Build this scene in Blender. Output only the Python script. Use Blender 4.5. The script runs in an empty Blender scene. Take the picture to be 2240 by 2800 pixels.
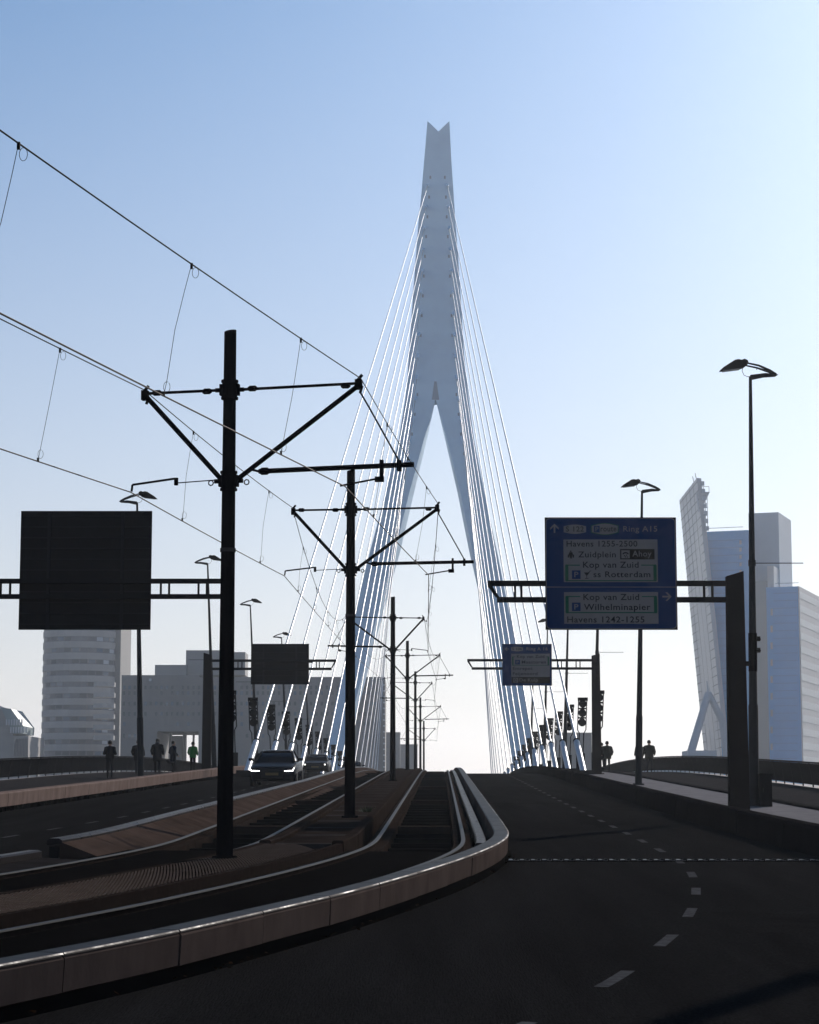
import bpy, bmesh, math, random
import numpy as np
from mathutils import Vector, Matrix
R = math.radians
random.seed(7)
S = bpy.context.scene
COL = S.collection

# ------------------------------------------------------------------ camera
EYE, FPX = 1.85, 6000.0                    # eye height (m), focal length in photo pixels (2240 x 2800)
PITCH = math.atan(800 / FPX)
cd = bpy.data.cameras.new('camera'); cam = bpy.data.objects.new('camera', cd); COL.objects.link(cam)
cd.sensor_fit = 'VERTICAL'; cd.sensor_height = 36; cd.sensor_width = 28.8
cd.lens = FPX / 2800 * 36
cd.clip_start = 0.2; cd.clip_end = 6000
cam.location = (0, 0, EYE); cam.rotation_euler = (R(90) + PITCH, 0, 0)
S.camera = cam
S.render.resolution_x, S.render.resolution_y = 819, 1024

# ------------------------------------------------------------------ sky, sun, exposure
SUN_AZ, SUN_EL = R(27), R(26)              # azimuth to the right of the view direction
w = bpy.data.worlds.new('World'); S.world = w; w.use_nodes = True
nt = w.node_tree; bg = nt.nodes['Background']
sky = nt.nodes.new('ShaderNodeTexSky'); sky.sky_type = 'NISHITA'; sky.sun_disc = False
sky.sun_elevation = SUN_EL; sky.sun_rotation = SUN_AZ
sky.air_density = 1.0; sky.dust_density = 1.12; sky.ozone_density = 8.0
hs = nt.nodes.new('ShaderNodeHueSaturation'); hs.inputs['Saturation'].default_value = 1.12; hs.inputs['Hue'].default_value = .492
nt.links.new(sky.outputs[0], hs.inputs['Color']); tn = nt.nodes.new('ShaderNodeVectorMath'); tn.operation = 'MULTIPLY'; tn.inputs[1].default_value = (1.0, 1.0, .975)
nt.links.new(hs.outputs[0], tn.inputs[0])
# milky band all round the horizon, fading out with elevation
tcw = nt.nodes.new('ShaderNodeTexCoord'); sep = nt.nodes.new('ShaderNodeSeparateXYZ'); nt.links.new(tcw.outputs['Generated'], sep.inputs[0])
mr = nt.nodes.new('ShaderNodeMapRange'); mr.inputs['From Min'].default_value = 0; mr.inputs['From Max'].default_value = .46; mr.inputs['To Min'].default_value = 1; mr.inputs['To Max'].default_value = 0
pw = nt.nodes.new('ShaderNodeMath'); pw.operation = 'POWER'; pw.inputs[1].default_value = 1.5; ml = nt.nodes.new('ShaderNodeMath'); ml.operation = 'MULTIPLY'; ml.inputs[1].default_value = .72
nt.links.new(sep.outputs[2], mr.inputs[0]); nt.links.new(mr.outputs[0], pw.inputs[0]); nt.links.new(pw.outputs[0], ml.inputs[0])
mx = nt.nodes.new('ShaderNodeMix'); mx.data_type = 'RGBA'; nt.links.new(ml.outputs[0], mx.inputs[0]); nt.links.new(tn.outputs[0], mx.inputs[6]); mx.inputs[7].default_value = (9.7, 8.6, 8.05, 1)
nt.links.new(mx.outputs[2], bg.inputs[0]); bg.inputs[1].default_value = 0.097
sl = bpy.data.lights.new('sun', 'SUN'); sl.energy = 4.5; sl.angle = R(0.53); sl.color = (1.0, 0.92, 0.84)
so = bpy.data.objects.new('sun', sl); COL.objects.link(so)
sd = Vector((math.sin(SUN_AZ) * math.cos(SUN_EL), math.cos(SUN_AZ) * math.cos(SUN_EL), math.sin(SUN_EL)))
so.rotation_euler = sd.to_track_quat('Z', 'Y').to_euler(); so.location = (40, 60, 60)
S.view_settings.view_transform = 'Standard'; S.view_settings.look = 'None'
S.view_settings.exposure = 0.0; S.view_settings.gamma = 1.0
S.render.engine = 'CYCLES'
S.cycles.use_denoising = True
S.cycles.max_bounces = 6; S.cycles.volume_bounces = 1; S.cycles.transparent_max_bounces = 8
S.cycles.caustics_reflective = False; S.cycles.caustics_refractive = False

# ------------------------------------------------------------------ helpers
CT, ST = math.cos(PITCH), math.sin(PITCH)
def pix(u, v, Y):
    """photo pixel (2240x2800) at the depth Y of the thing -> world point"""
    b = 1400 - v; d = FPX * CT - b * ST
    return Vector(((u - 1120) / d * Y, Y, (b * CT + FPX * ST) / d * Y + EYE))

def zr(Y):
    """height of the carriageway along the bridge: steady climb, crest, gentle fall"""
    if Y <= 105: return .029 * Y
    z = .029 * Y - .000207 * (min(Y, 230) - 105) ** 2
    if Y > 230: z = .029 * 230 - .000207 * 125 ** 2 - .02275 * (Y - 230)
    return z

class MB:
    def __init__(s): s.v = []; s.f = []; s.m = []; s.mi = 0
    def add(s, vs, fs):
        o = len(s.v); s.v += [tuple(p) for p in vs]
        for f in fs: s.f.append(tuple(i + o for i in f)); s.m.append(s.mi)
    def box(s, c, size, rot=None):
        x, y, z = (k / 2 for k in size); M = rot or Matrix.Identity(3); c = Vector(c)
        vs = [c + M @ Vector((i * x, j * y, k * z)) for k in (-1, 1) for j in (-1, 1) for i in (-1, 1)]
        s.add(vs, [(0, 2, 3, 1), (4, 5, 7, 6), (0, 1, 5, 4), (2, 6, 7, 3), (0, 4, 6, 2), (1, 3, 7, 5)])
        return s
    def hexa(s, b, t):
        """bottom quad b, top quad t (both ccw from above)"""
        s.add(list(b) + list(t), [(3, 2, 1, 0), (4, 5, 6, 7), (0, 1, 5, 4), (1, 2, 6, 5), (2, 3, 7, 6), (3, 0, 4, 7)]); return s
    def tube(s, pts, rad, n=8, caps=True):
        pts = [Vector(p) for p in pts]; k = len(pts)
        rr = rad if isinstance(rad, (list, tuple)) else [rad] * k
        vs = []; ref = None
        for i, p in enumerate(pts):
            t = (pts[min(i + 1, k - 1)] - pts[max(i - 1, 0)]).normalized()
            if ref is None: ref = Vector((0, 0, 1)) if abs(t.z) < .9 else Vector((1, 0, 0))
            a = t.cross(ref).normalized(); b = a.cross(t).normalized(); ref = b
            for j in range(n):
                q = 2 * math.pi * j / n
                vs.append(p + (a * math.cos(q) + b * math.sin(q)) * rr[i])
        fs = [(i * n + j, i * n + (j + 1) % n, (i + 1) * n + (j + 1) % n, (i + 1) * n + j) for i in range(k - 1) for j in range(n)]
        if caps: fs += [tuple(range(n))[::-1], tuple((k - 1) * n + j for j in range(n))]
        s.add(vs, fs); return s
    def prism(s, poly, y0, y1, f=lambda x, y, z: Vector((x, y, z))):
        """polygon in local x,z extruded along y"""
        n = len(poly)
        vs = [f(x, y0, z) for x, z in poly] + [f(x, y1, z) for x, z in poly]
        s.add(vs, [tuple(range(n)), tuple(range(2 * n - 1, n - 1, -1))] + [(i, n + i, n + (i + 1) % n, (i + 1) % n) for i in range(n)]); return s
    def rings(s, rings, caps=True):
        n = len(rings[0]); k = len(rings); vs = [p for r in rings for p in r]
        fs = [(i * n + j, i * n + (j + 1) % n, (i + 1) * n + (j + 1) % n, (i + 1) * n + j) for i in range(k - 1) for j in range(n)]
        if caps: fs += [tuple(range(n))[::-1], tuple((k - 1) * n + j for j in range(n))]
        s.add(vs, fs); return s
    def mesh(s, name, mats, smooth=False):
        me = bpy.data.meshes.new(name); me.from_pydata(s.v, [], s.f)
        for m in (mats if isinstance(mats, (list, tuple)) else [mats]): me.materials.append(M[m] if isinstance(m, str) else m)
        if any(s.m): me.polygons.foreach_set('material_index', s.m)
        bm = bmesh.new(); bm.from_mesh(me); bmesh.ops.recalc_face_normals(bm, faces=bm.faces); bm.to_mesh(me); bm.free()
        if smooth: me.polygons.foreach_set('use_smooth', [True] * len(me.polygons))
        return me
    def build(s, name, mats, parent=None, smooth=False, loc=None):
        o = bpy.data.objects.new(name, s.mesh(name, mats, smooth)); COL.objects.link(o)
        if parent: o.parent = parent
        if loc is not None: o.location = loc
        return o

def tag(o, label=None, cat=None, group=None, kind=None):
    if label: o['label'] = label
    if cat: o['category'] = cat
    if group: o['group'] = group
    if kind: o['kind'] = kind
    return o
def thing(name, label, cat, loc=(0, 0, 0), rz=0, group=None):
    o = bpy.data.objects.new(name, None); COL.objects.link(o); o.empty_display_size = .3
    o.location = loc; o.rotation_euler = (0, 0, rz)
    return tag(o, label, cat, group)
def dup(o, parent=None):
    c = o.copy(); COL.objects.link(c); c.parent = parent
    for ch in list(KIDS.get(o.name, [])): dup(ch, c)
    return c
KIDS = {}
def kids(root):
    ks = [o for o in bpy.data.objects if o.parent == root]; KIDS[root.name] = ks
    for k in ks: kids(k)
ORD = ['nearest', 'second', 'third', 'fourth', 'fifth', 'sixth', 'seventh', 'eighth', 'ninth', 'tenth', 'eleventh', 'twelfth', 'thirteenth', 'fourteenth', 'fifteenth', 'sixteenth']

# ------------------------------------------------------------------ materials
M = {}
def mat(name, col, rough=.6, metal=0.0, spec=.5, var=0.0, scale=3.0, bump=0.0, bscale=60.0, emit=None, estr=0, stretch=None, coat=0, grain=0, gscale=50):
    m = bpy.data.materials.new(name); m.use_nodes = True; n = m.node_tree; p = n.nodes['Principled BSDF']
    p.inputs['Base Color'].default_value = (*col, 1); p.inputs['Roughness'].default_value = rough
    p.inputs['Metallic'].default_value = metal; p.inputs['Specular IOR Level'].default_value = spec
    if coat: p.inputs['Coat Weight'].default_value = coat; p.inputs['Coat Roughness'].default_value = .05
    if emit: p.inputs['Emission Color'].default_value = (*emit, 1); p.inputs['Emission Strength'].default_value = estr
    if var or bump or grain:
        tc = n.nodes.new('ShaderNodeTexCoord'); src = tc.outputs['Object']
        if stretch:
            mp = n.nodes.new('ShaderNodeMapping'); mp.inputs['Scale'].default_value = stretch
            n.links.new(src, mp.inputs[0]); src = mp.outputs[0]
    if var:
        t = n.nodes.new('ShaderNodeTexNoise'); t.inputs['Scale'].default_value = scale; t.inputs['Detail'].default_value = 8
        t.inputs['Roughness'].default_value = .65
        n.links.new(src, t.inputs['Vector'])
        r = n.nodes.new('ShaderNodeValToRGB'); n.links.new(t.outputs['Fac'], r.inputs[0])
        r.color_ramp.elements[0].position = .3; r.color_ramp.elements[1].position = .72
        r.color_ramp.elements[0].color = (*[c * (1 - var) for c in col], 1)
        r.color_ramp.elements[1].color = (*[min(1, c * (1 + var)) for c in col], 1)
        last = r.outputs[0]
        if grain:
            g = n.nodes.new('ShaderNodeTexNoise'); g.inputs['Scale'].default_value = gscale; g.inputs['Detail'].default_value = 3; n.links.new(tc.outputs['Object'], g.inputs['Vector'])
            gr = n.nodes.new('ShaderNodeMapRange'); gr.inputs['From Min'].default_value = .35; gr.inputs['From Max'].default_value = .65
            gr.inputs['To Min'].default_value = 1 - grain; gr.inputs['To Max'].default_value = 1 + grain; n.links.new(g.outputs['Fac'], gr.inputs['Value'])
            mu = n.nodes.new('ShaderNodeVectorMath'); mu.operation = 'SCALE'; n.links.new(last, mu.inputs[0]); n.links.new(gr.outputs[0], mu.inputs['Scale']); last = mu.outputs[0]
        n.links.new(last, p.inputs['Base Color'])
        a = n.nodes.new('ShaderNodeMapRange'); a.inputs['To Min'].default_value = max(.05, rough - .12); a.inputs['To Max'].default_value = min(1, rough + .12)
        n.links.new(t.outputs['Fac'], a.inputs['Value']); n.links.new(a.outputs[0], p.inputs['Roughness'])
    if bump:
        t2 = n.nodes.new('ShaderNodeTexNoise'); t2.inputs['Scale'].default_value = bscale; t2.inputs['Detail'].default_value = 4
        n.links.new(src, t2.inputs['Vector'])
        b = n.nodes.new('ShaderNodeBump'); b.inputs['Strength'].default_value = bump; b.inputs['Distance'].default_value = .02
        n.links.new(t2.outputs['Fac'], b.inputs['Height']); n.links.new(b.outputs[0], p.inputs['Normal'])
    if name == 'edge_steel': a.inputs['From Min'].default_value = .35; a.inputs['From Max'].default_value = .65; a.inputs['To Min'].default_value = .3; a.inputs['To Max'].default_value = .95
    M[name] = m; return m

mat('asphalt', (.011,.0107,.0107), .92, stretch=(1.6, .12, 1), spec=0.0, var=0.3, scale=0.9, bump=.6, bscale=45, grain=0.38, gscale=38)
mat('asphalt_patch', (.0108, .0104, .0104), .92, spec=0.0, var=.3, scale=.9, grain=.38, gscale=38)
mat('path_asphalt', (.03, .028, .028), .85, spec=0.0, var=.3, scale=2, bump=.5, bscale=50, grain=0.4)
mat('paving', (.17, .16, .16), .8, spec=0.0, var=.2, scale=2, bump=.2, bscale=30)
mat('marking', (.055,.055,.057), .7, spec=0.0, var=.45, scale=9)
mat('concrete', (.068,.05,.043), 0.6, stretch=(1, 1, .5), spec=0.0, var=0.28, scale=2.0, bump=.12, bscale=25)
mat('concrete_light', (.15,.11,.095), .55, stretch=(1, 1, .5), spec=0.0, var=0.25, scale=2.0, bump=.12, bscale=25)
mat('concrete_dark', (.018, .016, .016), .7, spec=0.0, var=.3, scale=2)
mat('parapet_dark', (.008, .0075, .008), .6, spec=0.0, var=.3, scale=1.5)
mat('coping', (.026,.022,.021), .3, spec=0.005, var=.25, scale=5)
mat('pit', (.004, .0037, .0037), .95, spec=0.0, var=.3, scale=3)
mat('sleeper', (.008,.0075,.007), .85, spec=0.0, var=.3, scale=4)
mat('rail_steel', (.032,.031,.03), 0.45, metal=0.0, var=0.0, scale=9, stretch=(1, .2, 1), spec=0.02)
mat('rail_side', (.018,.013,.011), .6, metal=0.0, var=.3, scale=9, spec=0.0)
mat('plinth', (.02,.0145,.012), .5, spec=0.0, var=.35, scale=2)
mat('plate_steel', (.035,.031,.03), 0.45, metal=0.0, var=.35, scale=1.2, spec=0.0)
mat('grating', (.05,.038,.032), 0.6, metal=0.0, var=.3, scale=5, spec=0.0)
mat('black_steel', (.004, .004, .005), .5, spec=0.0, var=.2, scale=4)
mat('dark_steel', (.010, .0105, .012), .45, spec=0.0, var=.2, scale=3)
mat('post_brown', (.018, .015, .014), .5, spec=0.0, var=.2, scale=2)
mat('lamp_steel', (.018, .02, .023), .45, spec=0.03, var=.2, scale=3)
mat('ledge', (.3, .27, .25), .6, spec=.1, var=.2, scale=2)
mat('edge_steel', (.06,.05,.046), 0.4, metal=0.0, var=0.6, scale=1.6, spec=0.06)
mat('joint_steel', (.035,.036,.039), .3, metal=0.0, spec=0.1)
mat('coping_dark', (.012,.011,.011), .45, spec=0.015, var=.3, scale=4)
mat('slope_panel', (.045,.031,.025), .5, spec=0.0, var=.45, scale=.9)
mat('sign_rib', (.019, .019, .021), .6, spec=0.0)
mat('galv', (.03,.03,.031), .5, metal=0.0, var=.2, scale=4, spec=0.0)
mat('wire', (.012,.011,.01), 0.8, metal=0.0, spec=0.05)
mat('copper', (.03,.02,.014), 0.7, metal=0.0, spec=0.1)
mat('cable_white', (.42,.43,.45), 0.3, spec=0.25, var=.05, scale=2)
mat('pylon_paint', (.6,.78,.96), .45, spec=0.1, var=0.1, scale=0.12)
mat('sign_back', (.011, .011, .012), .6, spec=0.0, var=.2, scale=1.5)
mat('sign_blue', (.0,.024,.1), .5, spec=0.0)
mat('sign_white', (.22,.2,.19), .55, spec=0.0, var=.06, scale=6)
mat('sign_print', (.004,.004,.005), .6, spec=0.0)
mat('sign_green', (.004,.09,.045), .55, spec=0.0)
mat('sign_brown', (.016, .013, .009), .55, spec=0.0)
mat('glass_dark', (.006,.007,.01), 0.15, spec=0.12)
mat('car_black', (.004,.005,.009), .22, spec=0.008, coat=0.0)
mat('car_grey', (.01,.0105,.013), .25, spec=0.015, coat=0.0)
mat('rubber', (.012, .012, .012), .8, spec=.2)
mat('rim', (.03,.03,.032), .3, metal=0.0, spec=0.1)
mat('drl', (1, 1, 1), .3, emit=(1, .98, .95), estr=9)
mat('headlamp', (.5, .5, .5), .1, emit=(1, .97, .9), estr=3)
mat('plate_yellow', (.08,.05,.006), .5)
mat('cloth_black', (.012, .012, .014), .9, spec=0.0, var=.3, scale=8)
mat('cloth_navy', (.016, .018, .026), .9, spec=0.0, var=.3, scale=8)
mat('cloth_grey', (.05, .05, .055), .9, spec=0.0, var=.2, scale=8)
mat('cloth_green', (.012, .16, .03), .85, spec=.1, var=.15, scale=8)
mat('cloth_olive', (.03, .028, .02), .9, spec=0.0, var=.3, scale=8)
mat('skin', (.35, .22, .17), .6, spec=.3)
mat('hair', (.02, .015, .012), .7, spec=.2)
mat('leafstuff', (.02,.011,.006), .9, var=.5, scale=12, spec=0.0)
mat('weed', (.03, .045, .012), .9, var=.3, scale=20)
mat('water', (.03, .045, .05), .12, spec=.5, bump=.3, bscale=.6)
mat('land', (.09, .09, .085), .9, var=.3, scale=.05)
mat('b_tower', (.42,.4,.38), .7, var=.12, scale=.08)
mat('b_tower_dark', (.17,.17,.18), .4, var=.2, scale=.2)
mat('b_block', (.2,.195,.19), .8, var=.1, scale=.05)
mat('b_window', (.13,.135,.14), .3, spec=.1)
mat('b_glass', (.12, .16, .21), .15, spec=.6)
mat('b_bright', (.5, .52, .55), .3)
mat('b_stone', (.3,.29,.28), .8, var=.1, scale=.1)
mat('b_roof', (.24, .3, .3), .5, var=.1, scale=.1)
mat('k_blue_shade', (.07,.29,.58), .35, spec=0.1, var=.12, scale=.06)  # blue of the shaded, sky-reflecting face put into the base colour
mat('k_side', (.5,.48,.47), .6, var=.08, scale=.08)
mat('k_stripe', (.62, .62, .61), .6)
mat('k_core', (.32,.38,.45), .6, var=.08, scale=.08)
mat('k_panel', (.36,.4,.45), .4, var=.06, scale=.1)
mat('k_joint', (.06,.24,.48), .5, spec=.05)
mat('k_line', (.2,.23,.26), .6)

# ------------------------------------------------------------------ plan lines (x as a function of y, metres)
YG = np.arange(-30, 460, .25)
def line(cp, smooth=3.0):
    a = np.array(cp, float); x = np.interp(YG, a[:, 0], a[:, 1])
    # extend ends linearly
    lo, hi = YG < a[0, 0], YG > a[-1, 0]
    x[lo] = a[0, 1] + (YG[lo] - a[0, 0]) * (a[1, 1] - a[0, 1]) / (a[1, 0] - a[0, 0])
    x[hi] = a[-1, 1] + (YG[hi] - a[-1, 0]) * (a[-1, 1] - a[-2, 1]) / (a[-1, 0] - a[-2, 0])
    k = int(smooth / .25) | 1; pad = k // 2
    xp = np.concatenate([x[0] + (np.arange(-pad, 0)) * (x[1] - x[0]), x, x[-1] + np.arange(1, pad + 1) * (x[-1] - x[-2])])
    return np.convolve(xp, np.ones(k) / k, 'valid')
RB = line([(-30, -25), (0, -9), (8, -5.4), (14.7, -2.74), (17.2, -1.86), (19.75, -1.16), (21.6, -.65), (24.1, -.1), (26.2, .33),
           (28.3, .72), (30.8, 1.12), (33, 1.40), (34.8, 1.55), (36.5, 1.62), (40, 1.68), (129, 2.97), (460, 7.8)], 2.0)
RK = line([(-30, 9.5), (14, 7.3), (34.6, 6.5), (40, 6.43), (49.5, 6.42), (71, 6.68), (91, 6.95), (113, 7.25), (460, 12.7)], 6)
LB = line([(-30, -17), (30, -11.8), (57, -10.55), (71.6, -10.1), (105, -9.3), (150, -8.55), (460, -3.7)], 6)
RR = line([(-30, 13.3), (81, 15.0), (460, 21)], 6)
LR = line([(-30, -20), (98, -18.0), (460, -12.3)], 6)
AXM = lambda Y: -1.65 + .0157 * Y          # mid line between the two cable planes
def lx(L, Y): return float(np.interp(Y, YG, L))
def frame(L, Y, off, h, zf=zr):
    d = (lx(L, Y + .25) - lx(L, Y - .25)) / .5; q = math.hypot(d, 1)
    x, y = lx(L, Y) - off / q, Y + off * d / q
    return Vector((x, y, zf(y) + h))
def yaw(L, Y): return -math.atan((lx(L, Y + .5) - lx(L, Y - .5)))
def ysteps(a, b):
    out = [a]
    while out[-1] < b - 1e-6:
        y = out[-1]; out.append(min(b, y + (.7 if y < 46 else 3 if y < 240 else 8)))
    return out
def arclen_cuts(L, a, b, step):
    """y values cut every `step` metres of length along the line"""
    ys = np.arange(a, b, .1); xs = np.interp(ys, YG, L)
    s = np.concatenate([[0], np.cumsum(np.hypot(np.diff(xs), np.diff(ys)))])
    return list(np.interp(np.arange(0, s[-1], step), s, ys))
def sweep(mb, L, ys, prof, closed=True):
    rings = [[frame(L, y, o, h) for o, h in prof] for y in ys]
    if closed: mb.rings(rings)
    else:
        n = len(prof); vs = [p for r in rings for p in r]
        mb.add(vs, [(i * n + j, i * n + j + 1, (i + 1) * n + j + 1, (i + 1) * n + j) for i in range(len(ys) - 1) for j in range(n - 1)])
    return mb
def strip(name, LA, offA, LBn, offB, h, m, a, b, cols=6):
    """sheet between two plan lines"""
    mb = MB(); ys = ysteps(a, b); vs = []
    for y in ys:
        p, q = frame(LA, y, offA, 0), frame(LBn, y, offB, 0)
        for c in range(cols + 1):
            t = p.lerp(q, c / cols); vs.append((t.x, t.y, zr(t.y) + h))
    n = cols + 1
    mb.add(vs, [(i * n + j, i * n + j + 1, (i + 1) * n + j + 1, (i + 1) * n + j) for i in range(len(ys) - 1) for j in range(cols)])
    o = mb.build(name, m); return tag(o, kind='structure')

# ------------------------------------------------------------------ ground, river, deck
def sheet(name, x0, x1, y0, y1, z, m):
    mb = MB(); mb.add([(x0, y0, z), (x1, y0, z), (x1, y1, z), (x0, y1, z)], [(0, 1, 2, 3)]); return tag(mb.build(name, m), kind='structure')
sheet('ground', -1980, 1980, -180, 3980, -14.2, 'land')
sheet('river', -1979, 1979, 75, 470, -13.9, 'water')
mb = MB(); mb.hexa([(-120, -175, -14), (120, -175, -14), (120, 70, -14), (-120, 70, -14)], [(-120, -175, -4), (120, -175, -4), (120, 70, -4), (-120, 70, -4)])
tag(mb.build('quay', 'concrete_dark'), kind='structure')
mb = MB(); ys = ysteps(-28, 440)
rings = []
for y in ys:
    a, b = lx(LR, y) - .7, lx(RR, y) + .7; z = zr(y)
    rings.append([(a, y, z - .35), (b, y, z - .35), (b, y, z - .75), (b - 6, y, z - 2.6), (a + 6, y, z - 2.6), (a, y, z - .75)])
mb.rings(rings); tag(mb.build('bridge_deck', 'concrete_dark'), kind='structure')
Y0, Y1 = -27, 438
strip('carriageway', RB, -.06, RK, .02, 0, 'asphalt', Y0, Y1, 8)
strip('carriageway', LB, -.02, RB, 6.3, 0, 'asphalt', Y0, Y1, 8)
strip('tram_bed', RB, 5.9, RB, .2, -.06, 'pit', Y0, Y1, 8)
strip('pavement', RK, -.38, RK, -3.5, .14, 'paving', Y0, Y1, 4)
strip('cycle_path', RK, -3.72, RR, .15, .10, 'path_asphalt', Y0, Y1, 6)
strip('pavement', LB, 1.3, LB, .38, .12, 'path_asphalt', Y0, Y1, 3)
strip('cycle_path', LR, -.15, LB, 1.5, .10, 'path_asphalt', Y0, Y1, 6)

# ------------------------------------------------------------------ low concrete barriers, panel by panel
def barrier(name, label, L, a, b, step, prof, plinth, m, pm, gap=.012, top=None, nseg=3, trim=False):
    t = thing(name, label, 'barrier')
    cuts = [y for y in arclen_cuts(L, a, b, step)]
    for y0, y1 in zip(cuts[:-1], cuts[1:]):
        j = random.uniform(-.006, .006)
        ys = list(np.linspace(y0 + gap, y1 - gap, nseg + 1))
        p = [(o + j, h + j * .5) for o, h in prof]
        sweep(MB(), L, ys, p).build('panel', m, t)
    if trim:
        for y0, y1 in zip(cuts[:-1], cuts[1:]):
            ys = list(np.linspace(y0 + gap, y1 - gap, nseg + 1)); jj = random.uniform(-.003, .003)
            sweep(MB(), L, ys, [(.012, .353), (.012, .372), (.215, .372), (.23, .353)]).build('coping', 'coping_dark', t)
            sweep(MB(), L, ys, [(-.012 + jj, .352), (-.011 + jj, .362), (-.002 + jj, .372), (.01, .374), (.01, .352)]).build('edge_trim', 'edge_steel', t)
    if plinth: sweep(MB(), L, ysteps(a, b), plinth).build('plinth', pm, t)
    if top:
        for y0, y1 in zip(cuts[:-1:2], cuts[2::2]):
            sweep(MB(), L, list(np.linspace(y0 + .01, y1 - .012, 7)), top).build('coping', 'coping', t)
    return t
# between tram track and right carriageway
barrier('median_barrier', 'low brown concrete barrier curving between tram track and right carriageway', RB, 3, 215, 1.95,
        [(0, .10), (-.012, .33), (.008, .352), (.21, .352), (.225, .33), (.30, .0)],
        [(.05, -.05), (.05, .12), (.22, .12), (.22, -.05)], 'concrete', 'pit', trim=True)
# between left carriageway and tram track: sloping inner panels
LM = RB - np.interp(YG, [-30, 20, 45, 80, 460], [6.55, 6.5, 6.35, 6.0, 6.0])
t = barrier('median_barrier', 'low barrier with sloping brown panels between left carriageway and tram track', LM, 32.4, 215, 1.95,
        [(.0, -.02), (.0, .34), (-.03, .36), (-.95, .02), (-.95, -.05)],
        [(.16, -.05), (.16, .30), (.02, .30), (.02, -.05)], 'slope_panel', 'concrete_dark',
        top=[(.2, .32), (.2, .385), (.16, .42), (.02, .42), (-.03, .39), (-.03, .345)])
t2 = barrier('median_barrier', 'flat dark slab edge of tram bed beside left carriageway, nearest the viewer', LM, 14, 32, 3.0,
        [(.0, -.02), (.0, .2), (-.7, .16), (-.7, -.05)], None, 'concrete_dark', 'pit',
        top=[(.2, .16), (.2, .28), (.16, .30), (.02, .30), (-.03, .28), (-.03, .19)])
# right carriageway edge, in shade
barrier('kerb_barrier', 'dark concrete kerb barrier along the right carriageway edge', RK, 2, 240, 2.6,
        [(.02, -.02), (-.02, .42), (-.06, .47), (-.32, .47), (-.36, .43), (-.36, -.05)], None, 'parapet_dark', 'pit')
# left carriageway edge, sunlit, raised on brackets
t = barrier('kerb_barrier', 'sunlit pinkish concrete kerb barrier along the left carriageway edge', LB, 30, 240, 2.0,
        [(.0, .13), (-.02, .46), (.02, .50), (.30, .50), (.33, .46), (.33, .1)],
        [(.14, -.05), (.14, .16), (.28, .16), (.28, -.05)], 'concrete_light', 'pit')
br = None
for y in arclen_cuts(LB, 44, 140, 1.0):
    p = frame(LB, y, .1, .06)
    if br is None:
        br = MB().box((0, 0, 0), (.14, .06, .16)).build('bracket', 'dark_steel', t, loc=p)
    else:
        c = br.copy(); COL.objects.link(c); c.location = p; c.parent = t
# kerb stones on the left path and right path
def kerb_row(name, label, L, a, b, prof, step, m):
    t = thing(name, label, 'kerb'); cuts = arclen_cuts(L, a, b, step)
    for y0, y1 in zip(cuts[:-1], cuts[1:]):
        sweep(MB(), L, list(np.linspace(y0 + .01, y1 - .01, 4)), prof).build('kerb_stone', m, t)
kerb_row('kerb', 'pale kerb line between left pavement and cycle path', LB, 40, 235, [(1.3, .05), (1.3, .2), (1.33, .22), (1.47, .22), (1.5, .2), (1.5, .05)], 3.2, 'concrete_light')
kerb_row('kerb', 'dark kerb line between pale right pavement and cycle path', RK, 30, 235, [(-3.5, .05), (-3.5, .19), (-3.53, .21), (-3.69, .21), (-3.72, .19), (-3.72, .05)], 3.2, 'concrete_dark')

# ------------------------------------------------------------------ tram track: rails, plinths, cross slabs, island
def rail(off, label):
    t = thing('tram_rail', label, 'rail', group=None)
    ys = ysteps(3, 230)
    sweep(MB(), RB, ys, [(off - .035, .20), (off - .03, .214), (off + .03, .214), (off + .035, .20)]).build('rail_head', 'rail_steel', t)
    sweep(MB(), RB, ys, [(off - .07, .12), (off - .012, .135), (off - .012, .20), (off + .012, .20), (off + .012, .135), (off + .07, .12)]).build('rail_web', 'rail_side', t)
    cuts = arclen_cuts(RB, 34, 200, 3.9)
    for y0, y1 in zip(cuts[:-1], cuts[1:]):
        sweep(MB(), RB, list(np.linspace(y0 + .03, y1 - .03, 5)), [(off - .17, -.05), (off - .16, .12), (off + .16, .12), (off + .17, -.05)]).build('plinth', 'plinth', t)
rail(.73, 'rightmost tram rail beside the curving barrier')
rail(2.165, 'left rail of the right-hand tram track, next to the island')
rail(4.035, 'right rail of the left-hand tram track, next to the island')
rail(5.47, 'leftmost tram rail beside the sloping panels')
# dark infill slabs beside the rails in the near curve
for nm, a0, a1, hh in (('track_slab', .80, 2.09, .155), ('track_slab', 4.11, 5.40, .155), ('track_slab', .24, .66, .165), ('track_slab', 2.24, 2.42, .165), ('track_slab', 3.78, 3.96, .165), ('track_slab', 5.55, 5.9, .165)):
    o = MB(); sweep(o, RB, ysteps(3, 33.8), [(a0, -.05), (a0, hh), (a1, hh), (a1, -.05)]); tag(o.build(nm, 'pit'), kind='structure')
# cross sleepers in the open troughs
def sleepers(a0, a1, label):
    t = thing('sleeper_row', label, 'track bed')
    for k, y in enumerate(arclen_cuts(RB, 35, 150, 1.9)):
        hh = .05 if k % 10 != 5 else .13; m_ = 'sleeper' if k % 10 != 5 else 'plinth'
        dy = .28 if k % 10 != 5 else .55
        sweep(MB(), RB, [y - dy / 2, y + dy / 2], [(a0, -.05), (a0, hh), (a1, hh), (a1, -.05)]).build('sleeper', m_, t)
sleepers(.92, 1.98, 'dark sleepers in the trough of the right-hand tram track')
sleepers(4.22, 5.28, 'dark sleepers in the trough of the left-hand tram track')
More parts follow.
